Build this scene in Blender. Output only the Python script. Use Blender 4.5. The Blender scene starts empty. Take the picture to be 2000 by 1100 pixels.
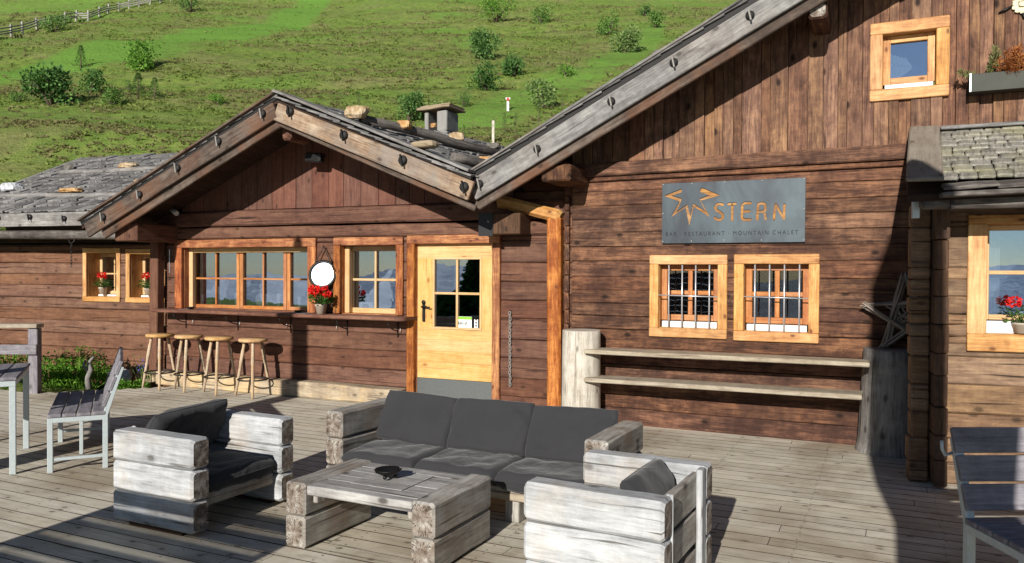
import bpy, math, random
from mathutils import Vector, Matrix, noise
V = Vector
R = math.radians
rnd = random.Random(7)
col = bpy.context.scene.collection
sc = bpy.context.scene

# ------------------------------------------------------------------ camera
FPX = 1540.0; CAMH = 1.62
pit, rol = R(.74), R(.3)
CF = V((0, math.cos(pit), -math.sin(pit)))
r0 = V((1, 0, 0)); u0 = r0.cross(CF)
CR = r0 * math.cos(rol) + u0 * math.sin(rol)
CU = -r0 * math.sin(rol) + u0 * math.cos(rol)
CAM = V((0, 0, CAMH))
cd = bpy.data.cameras.new('camera'); cam = bpy.data.objects.new('camera', cd); col.objects.link(cam)
m = Matrix((CR, CU, -CF)).transposed().to_4x4(); m.translation = CAM; cam.matrix_world = m
cd.sensor_width = 36; cd.lens = 36 * FPX / 2000; cd.clip_end = 20000; cd.clip_start = .05
sc.camera = cam

def ray(px, py): return CF + CR * ((px - 1000) / FPX) + CU * ((550 - py) / FPX)
def G(px, py, z=0):
    d = ray(px, py); return CAM + d * ((z - CAMH) / d.z)
def hitplane(px, py, P, n):
    d = ray(px, py); return CAM + d * ((P - CAM).dot(n) / d.dot(n))

class Frame:
    """a wall: x runs along it, y into it, z up"""
    def __init__(s, P, ang):
        s.P = V(P); s.ang = ang
        s.t = V((math.cos(ang), math.sin(ang), 0)); s.n = V((-math.sin(ang), math.cos(ang), 0))
    def loc(s, px, py, off=0):
        q = hitplane(px, py, s.P - s.n * off, s.n); return ((q - s.P).dot(s.t), (q - s.P).dot(s.n), q.z - s.P.z)
    def to(s, p):
        d = V(p) - s.P; return V((d.dot(s.t), d.dot(s.n), d.z))
    def w(s, x, y, z=0): return s.P + s.t * x + s.n * y + V((0, 0, z))
Mf = Frame((1.3717, 8.2809, 0), math.atan2(-.43053, .90257))
Bf = Frame((-4.9017, 11.2433, 0), math.atan2(-.41102, .91162))
Kf = Frame((3.33, 6.04, 0), R(-18))
Af = Frame((-6.98, 12.63, -.1), R(-19))

# ------------------------------------------------------------------ shader helpers
def lin(r, g, b, k=1.0):
    f = lambda c: (c / 255 / 12.92 if c / 255 <= .04045 else ((c / 255 + .055) / 1.055) ** 2.4)
    return (f(r) * k, f(g) * k, f(b) * k, 1)

class NT:
    def __init__(s, name):
        s.m = bpy.data.materials.new(name); s.m.use_nodes = True; s.t = s.m.node_tree
        s.b = s.t.nodes['Principled BSDF']; s.out = s.t.nodes['Material Output']
    def n(s, ty, **k):
        o = s.t.nodes.new(ty)
        for a, v in k.items():
            if a.startswith('i_'):
                nm = a[2:]; o.inputs[int(nm) if nm.isdigit() else nm.replace('_', ' ')].default_value = v
            else: setattr(o, a, v)
        return o
    def l(s, a, b): s.t.links.new(a, b)
    def math(s, op, a, b=None, c=None, clamp=False):
        o = s.t.nodes.new('ShaderNodeMath'); o.operation = op; o.use_clamp = clamp
        for i, v in enumerate((a, b, c)):
            if v is None: continue
            if isinstance(v, (int, float)): o.inputs[i].default_value = v
            else: s.l(v, o.inputs[i])
        return o.outputs[0]
    def ramp(s, f, stops):
        o = s.t.nodes.new('ShaderNodeValToRGB'); e = o.color_ramp.elements
        while len(e) < len(stops): e.new(.5)
        for k, (p, c) in zip(e, stops):
            k.position = p; k.color = c if len(c) == 4 else (*c, 1)
        s.l(f, o.inputs[0]); return o.outputs[0]
    def mix(s, f, a, b, mode='MIX'):
        o = s.t.nodes.new('ShaderNodeMix'); o.data_type = 'RGBA'; o.blend_type = mode
        if isinstance(f, (int, float)): o.inputs[0].default_value = f
        else: s.l(f, o.inputs[0])
        for i, v in ((6, a), (7, b)):
            if isinstance(v, tuple): o.inputs[i].default_value = v
            else: s.l(v, o.inputs[i])
        return o.outputs[2]
    def noise(s, vec, scale=5, detail=4, rough=.6, dist=0):
        o = s.t.nodes.new('ShaderNodeTexNoise'); s.l(vec, o.inputs['Vector'])
        o.inputs['Scale'].default_value = scale; o.inputs['Detail'].default_value = detail
        o.inputs['Roughness'].default_value = rough; o.inputs['Distortion'].default_value = dist
        return o.outputs['Fac']
    def uvs(s, su, sv, ou=0):
        tc = s.t.nodes.new('ShaderNodeTexCoord'); mp = s.t.nodes.new('ShaderNodeMapping')
        mp.inputs['Scale'].default_value = (su, sv, 1); mp.inputs['Location'].default_value = (ou, 0, 0)
        s.l(tc.outputs['UV'], mp.inputs[0]); return mp.outputs[0]
    def obj(s, sx, sy, sz):
        tc = s.t.nodes.new('ShaderNodeTexCoord'); mp = s.t.nodes.new('ShaderNodeMapping')
        mp.inputs['Scale'].default_value = (sx, sy, sz)
        s.l(tc.outputs['Object'], mp.inputs[0]); return mp.outputs[0]
    def island(s):
        a = s.t.nodes.new('ShaderNodeNewGeometry').outputs['Random Per Island']; b = s.t.nodes.new('ShaderNodeObjectInfo').outputs['Random']
        return s.math('FRACT', s.math('ADD', a, s.math('MULTIPLY', b, 3.7)))
    def fin(s, colr, rough=.8, bump=None, bs=.3, bd=.01, spec=.3, metal=0):
        if isinstance(colr, tuple): s.b.inputs['Base Color'].default_value = colr
        else: s.l(colr, s.b.inputs['Base Color'])
        if isinstance(rough, (int, float)): s.b.inputs['Roughness'].default_value = rough
        else: s.l(rough, s.b.inputs['Roughness'])
        s.b.inputs['Specular IOR Level'].default_value = spec; s.b.inputs['Metallic'].default_value = metal
        if bump is not None:
            o = s.t.nodes.new('ShaderNodeBump'); o.inputs['Strength'].default_value = bs; o.inputs['Distance'].default_value = bd
            s.l(bump, o.inputs['Height']); s.l(o.outputs[0], s.b.inputs['Normal'])
        return s.m

def wood(name, dark, mid, light, crackc=None, gs=1.0, fine=1.0, crack=.6, knot=.6, var=.3, hue=.0, bs=.5, bd=.006, rough=.82, spec=.25,
         blotch=None, bamt=.6, bscale=1.2, kscale=(2.6, 4.8), contrast=1.0):
    n = NT(name)
    uv = n.uvs(1, 1)
    # grain runs along u; knots push it aside
    kv = n.uvs(kscale[0], kscale[1])
    vo = n.n('ShaderNodeTexVoronoi', voronoi_dimensions='2D', i_Scale=1.0, i_Randomness=1.0); n.l(kv, vo.inputs['Vector'])
    kd = vo.outputs['Distance']
    knotm = n.math('SUBTRACT', 1, n.math('DIVIDE', kd, .115), clamp=True)
    sep = n.n('ShaderNodeSeparateColor'); n.l(vo.outputs['Color'], sep.inputs[0])
    keep = n.math('GREATER_THAN', sep.outputs[0], .62)
    knotm = n.math('MULTIPLY', n.math('MULTIPLY', knotm, 1.8, clamp=True), keep)
    halo = n.math('MULTIPLY', n.math('SUBTRACT', 1, n.math('DIVIDE', kd, .38), clamp=True), keep)
    a = n.noise(n.uvs(1.5 * gs, 20 * gs), 1, 9, .74, .25)
    b = n.noise(n.uvs(5 * fine, 62 * fine), 1, 6, .75, .2)
    c = n.noise(n.uvs(2.6, 4.5), 1.5, 9, .72, .5)
    vm = n.noise(n.uvs(16, 2.2), 1, 5, .7, .3)
    big = n.noise(n.uvs(.5, 1.3), 1.5, 3, .55)
    # ring lines
    f = n.math('ADD', n.math('MULTIPLY', a, .27), n.math('ADD', n.math('MULTIPLY', b, .25), n.math('ADD', n.math('MULTIPLY', c, .27), n.math('ADD', n.math('MULTIPLY', big, .16), n.math('MULTIPLY', vm, .08)))))
    lo, hi = .5 - .1 / contrast, .5 + .1 / contrast
    cl = n.ramp(f, [(lo, dark), (.5, mid), (hi, light)])
    rn = n.island()
    # per board tone
    hs = n.n('ShaderNodeHueSaturation'); n.l(cl, hs.inputs['Color'])
    n.l(n.math('ADD', 1 - var * .5, n.math('MULTIPLY', rn, var)), hs.inputs['Value'])
    r2 = n.math('FRACT', n.math('MULTIPLY', rn, 17.31))
    n.l(n.math('ADD', .5 - hue * .25, n.math('MULTIPLY', r2, hue * .5)), hs.inputs['Hue'])
    n.l(n.math('ADD', .9, n.math('MULTIPLY', n.math('FRACT', n.math('MULTIPLY', rn, 41.7)), .14)), hs.inputs['Saturation'])
    cl = hs.outputs[0]
    if blotch is not None:
        bm = n.noise(n.obj(1, 1, 1), bscale, 5, .6, .3)
        cl = n.mix(n.math('MULTIPLY', n.math('MULTIPLY', n.math('SUBTRACT', bm, .48, clamp=True), 6, clamp=True), bamt), cl, blotch)
    ck = n.noise(n.uvs(1.1, 34), 1, 3, .5, .35)
    ckm = n.math('MULTIPLY', n.math('SUBTRACT', ck, .62, clamp=True), 14, clamp=True)
    ckm = n.math('MULTIPLY', ckm, crack)
    cc = crackc or tuple(x * .25 for x in dark[:3]) + (1,)
    cl = n.mix(ckm, cl, cc)
    cl = n.mix(n.math('MULTIPLY', halo, knot * .3), cl, tuple(x * .8 for x in dark[:3]) + (1,))
    cl = n.mix(n.math('MULTIPLY', knotm, knot), cl, cc)
    h = n.math('SUBTRACT', f, n.math('ADD', n.math('MULTIPLY', ckm, .6), n.math('MULTIPLY', knotm, .3)))
    return n.fin(cl, rough, h, bs, bd, spec)

K = .8
M = {}
M['log_main'] = wood('dark larch logs', lin(36, 24, 19), lin(86, 57, 43, .88), lin(144, 102, 74, .88), var=.3, hue=.02, blotch=lin(48, 30, 26), bamt=.65, bscale=1.5, gs=.9, contrast=1.15, knot=.8, kscale=(2.4, 4.2))
M['board_main'] = wood('weathered gable boards', lin(44, 30, 25), lin(108, 77, 60, .9), lin(164, 124, 92, .85), var=.4, hue=.02, blotch=lin(92, 66, 56), bamt=.5, bscale=2, gs=.9, contrast=1.15, knot=.85, kscale=(2.4, 4.2))
M['log_bar'] = wood('brown bar hut logs', lin(52, 32, 26), lin(97, 64, 50, .88), lin(132, 94, 72, .85), var=.22, hue=.012, gs=.8, crack=.8, contrast=.85)
M['board_bar'] = wood('plum brown boards', lin(62, 38, 32), lin(104, 68, 56, .88), lin(132, 92, 76, .85), var=.25, hue=.015, gs=.6, crack=.3, contrast=.8)
M['log_annex'] = wood('brown annex logs', lin(62, 40, 32), lin(110, 76, 58, .88), lin(146, 108, 82, .85), var=.18, hue=.008, gs=.8, crack=.8, contrast=.8)
M['log_hut'] = wood('grey brown hut logs', lin(66, 50, 40), lin(118, 92, 70, .9), lin(160, 130, 98, .9), var=.25, hue=.01, gs=.8, crack=.9, contrast=.9)
M['logend'] = wood('log end wood', lin(40, 28, 22), lin(92, 68, 52, .8), lin(120, 90, 68, .8), var=.35, gs=1.5)
M['larch'] = wood('orange larch', lin(124, 72, 38, .85), lin(204, 146, 84, .82), lin(232, 190, 126, .82), crackc=lin(88, 44, 22), var=.18, hue=.01, crack=.35, knot=.8, gs=1.1, rough=.6, contrast=1.0, kscale=(3.6, 6.5))
M['larch_red'] = wood('red larch', lin(92, 44, 22, .85), lin(148, 82, 42, .85), lin(206, 138, 78, .85), crackc=lin(78, 38, 22), var=.25, hue=.02, crack=.35, knot=.8, gs=1.1, rough=.6, contrast=1.2, kscale=(3.6, 6.5))
M['sash'] = wood('sash larch', lin(136, 76, 40, .85), lin(180, 114, 64, .82), lin(212, 154, 98, .82), crackc=lin(108, 60, 34), var=.12, hue=.01, crack=.2, knot=.3, rough=.5)
M['sash_pale'] = wood('pale sash wood', lin(180, 136, 90, .82), lin(212, 172, 118, .82), lin(228, 194, 144, .82), crackc=lin(140, 92, 50), var=.1, crack=.2, knot=.3, rough=.5)
M['door'] = wood('pale pine door', lin(180, 126, 68, .82), lin(218, 172, 104, .82), lin(234, 198, 136, .82), crackc=lin(132, 86, 46), var=.12, hue=.01, crack=.4, knot=.7, gs=1.2, rough=.55, contrast=.9, kscale=(2.8, 5))
M['verge'] = wood('silver verge board', lin(66, 64, 64), lin(114, 112, 110, .95), lin(160, 158, 154, .9), var=.2, crack=.6, gs=.9, blotch=lin(140, 108, 80), bamt=.15, bscale=.9, contrast=1.0)
M['verge_brown'] = wood('half bleached verge board', lin(86, 62, 46), lin(146, 122, 100, .9), lin(186, 168, 146, .9), var=.2, crack=.6, gs=.9, blotch=lin(128, 122, 116), bamt=.8, bscale=1.2, contrast=1.1)
M['verge_dark'] = wood('dark verge board', lin(44, 36, 32), lin(80, 68, 60, .9), lin(118, 106, 96, .9), var=.2, crack=.5, blotch=lin(110, 72, 48), bamt=.6, bscale=1.5)  # dark grey brown board tone with random brown blotches
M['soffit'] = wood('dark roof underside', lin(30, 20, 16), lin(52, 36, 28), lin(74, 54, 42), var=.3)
M['grey'] = wood('silver weathered beam', lin(106, 106, 106), lin(164, 166, 168, .95), lin(206, 208, 209, .92), crackc=lin(66, 60, 54), var=.14, crack=.85, knot=.6, gs=.8, contrast=.95, kscale=(2.8, 4.6), blotch=lin(176, 160, 140), bamt=.35, bscale=2.2, bs=.45)
M['grey2'] = wood('grey table beam', lin(92, 86, 82), lin(142, 137, 130, .95), lin(186, 182, 174, .92), crackc=lin(50, 42, 38), var=.14, crack=.6, knot=.7, gs=.9, contrast=1.05, kscale=(2.8, 4.6), blotch=lin(134, 112, 92), bamt=.5, bscale=3)
def endgrain():
    n = NT('weathered beam end'); tc = n.n('ShaderNodeTexCoord'); oi = n.n('ShaderNodeObjectInfo')
    sx = n.n('ShaderNodeSeparateXYZ'); n.l(tc.outputs['UV'], sx.inputs[0])
    x = n.math('ADD', n.math('SUBTRACT', sx.outputs[0], 100.0), n.math('MULTIPLY', n.math('SUBTRACT', oi.outputs['Random'], .5), .09)); y = n.math('ADD', n.math('SUBTRACT', sx.outputs[1], 100.0), n.math('MULTIPLY', n.math('SUBTRACT', n.math('FRACT', n.math('MULTIPLY', oi.outputs['Random'], 13.7)), .5), .07))
    wob = n.noise(tc.outputs['Object'], 9, 3, .6)
    r = n.math('ADD', n.math('SQRT', n.math('ADD', n.math('MULTIPLY', x, x), n.math('MULTIPLY', y, y))), n.math('MULTIPLY', wob, .02))
    ring = n.math('MULTIPLY', n.math('ADD', n.math('SINE', n.math('MULTIPLY', r, 900)), 1), .5)
    an = n.math('ARCTAN2', y, x); cv = n.n('ShaderNodeCombineXYZ'); n.l(n.math('MULTIPLY', an, 2.2), cv.inputs[0]); n.l(n.math('MULTIPLY', r, 6), cv.inputs[1]); n.l(oi.outputs['Random'], cv.inputs[2])
    ck = n.noise(cv.outputs[0], 1.6, 3, .5); ckm = n.math('MULTIPLY', n.math('SUBTRACT', .035, n.math('ABSOLUTE', n.math('SUBTRACT', ck, .5))), 30, clamp=True)
    ckm = n.math('MULTIPLY', ckm, n.math('MULTIPLY', r, 14, clamp=True))
    g = n.noise(tc.outputs['Object'], 14, 6, .7)
    cl = n.ramp(g, [(.35, lin(92, 78, 66)), (.5, lin(146, 136, 126, .95)), (.62, lin(186, 181, 172, .92))])
    cl = n.mix(n.math('MULTIPLY', ring, .28), cl, lin(86, 66, 52)); cl = n.mix(n.math('MULTIPLY', ckm, .85), cl, lin(34, 27, 23))
    return n.fin(cl, .9, n.math('SUBTRACT', g, ckm), .5, .006, .15)
M['endgrain'] = endgrain()
M['tabletop'] = wood('weathered table planks', lin(98, 94, 92), lin(150, 147, 144, .92), lin(190, 188, 184, .9), crackc=lin(52, 46, 42), var=.16, crack=.8, knot=.8, gs=.9, contrast=1.0)
M['shelf'] = wood('grey shelf board', lin(112, 98, 82), lin(158, 146, 128, .95), lin(190, 180, 160, .92), crackc=lin(60, 48, 40), var=.12, crack=.6)
M['slat'] = wood('dark grey slat', lin(84, 80, 86), lin(126, 122, 128, .9), lin(158, 154, 160, .9), crackc=lin(60, 56, 60), var=.14, crack=.35)
M['post'] = wood('bleached log post', lin(126, 116, 104), lin(184, 176, 162, .95), lin(216, 210, 198, .92), crackc=lin(66, 56, 48), var=.1, crack=.8, gs=1.1, contrast=1.2)
M['stump'] = wood('dark stump', lin(70, 66, 63), lin(116, 112, 108), lin(154, 150, 145), crackc=lin(22, 19, 17), var=.1, crack=.9, gs=1.2, contrast=1.2)
M['twig'] = wood('twig bark', lin(90, 79, 70), lin(142, 130, 119, .9), lin(180, 168, 157, .9), var=.5, crack=.3)
M['stoolleg'] = wood('stool leg bark', lin(112, 88, 66), lin(176, 154, 128, .9), lin(214, 196, 170, .9), var=.3, crack=.35, blotch=lin(200, 156, 92), bamt=.5, bscale=3)
M['stoolseat'] = wood('stool seat wood', lin(120, 84, 50), lin(188, 146, 96, .9), lin(220, 186, 138, .9), var=.2, crack=.3)
M['counter'] = wood('counter board', lin(62, 38, 30), lin(108, 72, 58, .9), lin(150, 112, 92, .9), var=.1)
M['step'] = wood('sill beam', lin(104, 88, 72), lin(160, 144, 122, .95), lin(196, 180, 152, .92), var=.1, crack=.7, blotch=lin(206, 174, 120), bamt=.5, bscale=2, contrast=1.1)
M['deck'] = wood('deck boards', lin(146, 136, 118), lin(194, 186, 169, .97), lin(214, 208, 193, .97), crackc=lin(74, 62, 50), var=.13, crack=.6, knot=.62, gs=.8, fine=.8, contrast=.85, blotch=lin(128, 110, 86), bamt=.6, bscale=.8, bs=.6, kscale=(3.6, 6))
M['shake'] = wood('grey roof shingles', lin(52, 51, 52), lin(102, 100, 99, .95), lin(154, 151, 148, .92), var=.55, crack=.7)
M['shake_hut'] = wood('mossy grey hut shingles', lin(66, 64, 60), lin(126, 122, 114, .95), lin(170, 166, 154, .92), var=.5, crack=.5, blotch=lin(150, 146, 112), bamt=.55, bscale=2.2)
M['gutter'] = wood('dark gutter beam', lin(46, 42, 40), lin(82, 76, 72), lin(120, 114, 108), var=.1, gs=1.0, contrast=1.2)
M['plate'] = wood('grey roof board', lin(96, 86, 76), lin(130, 120, 108, .95), lin(150, 142, 130, .92), var=.1, crack=.2, gs=.7)
M['fence'] = wood('fence wood', lin(96, 92, 88), lin(150, 146, 140), lin(186, 182, 176), var=.3)

def plain(name, c, rough=.6, metal=0, bump=0, spec=.4, var=.12, sc_=18):
    n = NT(name); o = n.obj(1, 1, 1); f = n.noise(o, sc_, 4, .6)
    cl = n.mix(f, tuple(x * (1 - var) for x in c[:3]) + (1,), tuple(min(1, x * (1 + var)) for x in c[:3]) + (1,))
    return n.fin(cl, rough, f if bump else None, bump, .004, spec, metal)
M['groove'] = plain('gap shade board edge', lin(58, 48, 40), .95)  # board sides coloured dark to stand in for shade in the gaps
M['galv'] = plain('galvanised steel', lin(196, 206, 208, .88), .5, .35, .1, .5, .18, 30)
M['black'] = plain('black iron', lin(24, 23, 23), .5, .3, .1)
M['blackrub_shade'] = plain('black rubber and gap shade', lin(30, 28, 28), .7)  # peg discs, and the black painted for shade under the roof edge
M['white'] = plain('white board', lin(238, 238, 236, .85), .5)
M['bars'] = plain('pale metal bars', lin(206, 206, 210, .9), .35, .5)
M['pot'] = plain('grey clay pot', lin(178, 166, 150, .9), .8, 0, .2)
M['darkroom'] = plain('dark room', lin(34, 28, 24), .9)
M['strap'] = plain('leather strap', lin(40, 30, 26), .7)
M['lampbox'] = plain('dark lamp housing', lin(28, 28, 30), .5)
M['darkmetal'] = plain('dark bolt', lin(44, 40, 40), .55, .4)
M['kick'] = plain('speckled kick plate', lin(104, 108, 108, .9), .5, .5, .4, .5, .5, 160)
M['paper'] = plain('white paper', lin(236, 236, 232, .88), .7)
M['greenprint'] = plain('green print', lin(138, 196, 60, .85), .7)
M['blackprint'] = plain('black print', lin(24, 24, 26), .7)
M['steelobj'] = plain('bar steel', lin(216, 220, 222, .9), .25, .7)
M['lace'] = plain('white lace', lin(238, 238, 234, .88), .9)
M['chim'] = plain('whitewashed chimney', lin(146, 144, 140, .9), .9, 0, .6, .2, .35, 9)
M['white_post'] = plain('white painted post', lin(240, 240, 236, .88), .6)
M['redpaint'] = plain('red paint', lin(196, 30, 30, .85), .5)
M['tin'] = plain('old tin box', lin(62, 64, 58, .85), .6, .3, .2, .3, .3, 6)  # tone kept dark to include the twigs' shadow on the trough
M['parasol'] = plain('canvas', lin(190, 182, 166, .85), .9)
M['pin'] = plain('grey peg pin', lin(140, 136, 130, .9), .7)
M['bolt'] = plain('light bolt head', lin(196, 194, 190, .9), .4, .5)
M['ivory'] = plain('ivory carving', lin(226, 214, 180, .88), .6, 0, .3)
M['slab'] = plain('stone slab', lin(158, 142, 118, .85), .9, 0, .8, .2, .35, 12)

def fabric():
    n = NT('charcoal cushion fabric'); u = n.uvs(1, 1)
    w = n.noise(u, 420, 2, .5); b = n.noise(n.obj(1, 1, 1), 3.5, 4, .6)
    cl = n.mix(b, lin(41, 41, 43, .85), lin(54, 54, 56, .85)); cl = n.mix(n.math('MULTIPLY', w, .3), cl, lin(84, 84, 88))
    wr = n.noise(n.obj(1, 1, 1), 7, 3, .5, 1.2)
    n.b.inputs['Sheen Weight'].default_value = .15
    return n.fin(cl, .95, n.math('ADD', n.math('MULTIPLY', wr, 1), n.math('MULTIPLY', w, .04)), .5, .02, .1)
M['cushion'] = fabric()
M['ticking'] = plain('armrest fabric', lin(60, 60, 62), .95)

def stone(name, a, b, c):
    n = NT(name); o = n.obj(1, 1, 1)
    f = n.noise(o, 9, 8, .65, .4); g = n.noise(o, 2.5, 3, .5)
    cl = n.ramp(f, [(.32, a), (.5, b), (.66, c)]); cl = n.mix(n.math('MULTIPLY', g, .5), cl, a)
    return n.fin(cl, .9, f, .9, .03, .2)
M['stone'] = stone('pale field stone', lin(120, 96, 70), lin(190, 166, 130, .9), lin(232, 216, 188, .9))
M['stone_white'] = stone('white stone', lin(130, 132, 140), lin(208, 210, 214, .9), lin(244, 244, 244, .9))
M['stone_tan'] = stone('tan stone', lin(126, 84, 46), lin(200, 156, 104, .9), lin(236, 204, 156, .9))
M['stone_grey'] = stone('grey stone', lin(80, 78, 72), lin(122, 118, 110, .9), lin(160, 156, 146, .9))

def glass(name, refl, tint=(.8, .85, .9, 1), rough=0.0):
    n = NT(name); n.t.nodes.remove(n.b)
    g = n.n('ShaderNodeBsdfGlossy', i_Roughness=rough); g.inputs['Color'].default_value = tint
    t = n.n('ShaderNodeBsdfTransparent'); t.inputs['Color'].default_value = (.82, .86, .88, 1)
    lw = n.n('ShaderNodeLayerWeight', i_Blend=.25)
    # old panes are a little wavy
    bp = n.n('ShaderNodeBump', i_Strength=.04, i_Distance=.01); n.l(n.noise(n.obj(1, 1, 1), 5, 2, .5), bp.inputs['Height']); n.l(bp.outputs[0], g.inputs['Normal'])
    f = n.math('ADD', refl, n.math('MULTIPLY', lw.outputs['Fresnel'], .6), clamp=True)
    mx = n.n('ShaderNodeMixShader'); n.l(f, mx.inputs[0]); n.l(t.outputs[0], mx.inputs[1]); n.l(g.outputs[0], mx.inputs[2])
    n.l(mx.outputs[0], n.out.inputs['Surface']); return n.m
M['glass'] = glass('reflecting window glass', .42, (.72, .82, .95, 1))
M['glass_blue'] = glass('reflecting upper glass', .46, (.6, .78, 1, 1))
M['glass_dark'] = glass('dim window glass', .09, (.6, .65, .7, 1))
n = NT('mirror silver'); n.fin((.72, .77, .84, 1), .62, None, metal=1); M['mirror'] = n.m

def foliage(name, a, b, c, trans=.35, sc_=.8):
    n = NT(name); r = n.island()
    o = n.noise(n.obj(1, 1, 1), sc_, 3, .6)
    f = n.math('ADD', n.math('MULTIPLY', r, .6), n.math('MULTIPLY', o, .4))
    cl = n.ramp(f, [(.25, a), (.5, b), (.78, c)])
    n.l(cl, n.b.inputs['Base Color']); n.b.inputs['Roughness'].default_value = .65; n.b.inputs['Specular IOR Level'].default_value = .25
    t = n.n('ShaderNodeBsdfTranslucent'); n.l(cl, t.inputs['Color'])
    mx = n.n('ShaderNodeMixShader', i_0=trans); n.l(n.b.outputs[0], mx.inputs[1]); n.l(t.outputs[0], mx.inputs[2])
    n.l(mx.outputs[0], n.out.inputs['Surface']); return n.m
M['leaf'] = foliage('alder leaves', (.07, .15, .03, 1), (.13, .26, .05, 1), (.22, .38, .09, 1))
M['leaf_bright'] = foliage('bright shrub leaves', (.08, .19, .025, 1), (.15, .32, .04, 1), (.26, .46, .08, 1))
M['leaf_dark'] = foliage('dark shrub leaves', (.05, .12, .03, 1), (.09, .2, .05, 1), (.16, .3, .075, 1))
M['leaf_pale'] = foliage('pale willow leaves', (.12, .2, .06, 1), (.2, .3, .09, 1), (.32, .42, .15, 1))
M['needle'] = foliage('larch needles', (.06, .14, .04, 1), (.11, .22, .055, 1), (.18, .32, .09, 1))
M['bed'] = foliage('bed leaves', (.08, .19, .02, 1), (.15, .34, .035, 1), (.27, .5, .07, 1))
M['gera'] = foliage('geranium leaves', (.03, .08, .015, 1), (.07, .16, .03, 1), (.13, .26, .05, 1), .2)
M['petal'] = foliage('red petals', (.55, .008, .008, 1), (.78, .015, .012, 1), (.9, .04, .03, 1), .25)
M['lav'] = foliage('blue petals', (.1, .08, .4, 1), (.16, .12, .55, 1), (.25, .2, .7, 1), .2)
M['drygreen'] = foliage('olive conifer needles', (.07, .08, .03, 1), (.16, .17, .06, 1), (.3, .3, .12, 1), .2)
M['dryorange'] = foliage('orange dry needles', (.2, .06, .02, 1), (.38, .13, .04, 1), (.55, .24, .08, 1), .2)
M['cover'] = foliage('dwarf shrubs', (.16, .21, .05, 1), (.25, .31, .075, 1), (.34, .41, .11, 1), .55, .12)
M['heath'] = foliage('brown heath', (.2, .18, .08, 1), (.28, .25, .11, 1), (.36, .33, .15, 1), .55, .12)
M['bark'] = wood('bark', lin(50, 40, 34), lin(92, 78, 66), lin(130, 114, 100))

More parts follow.
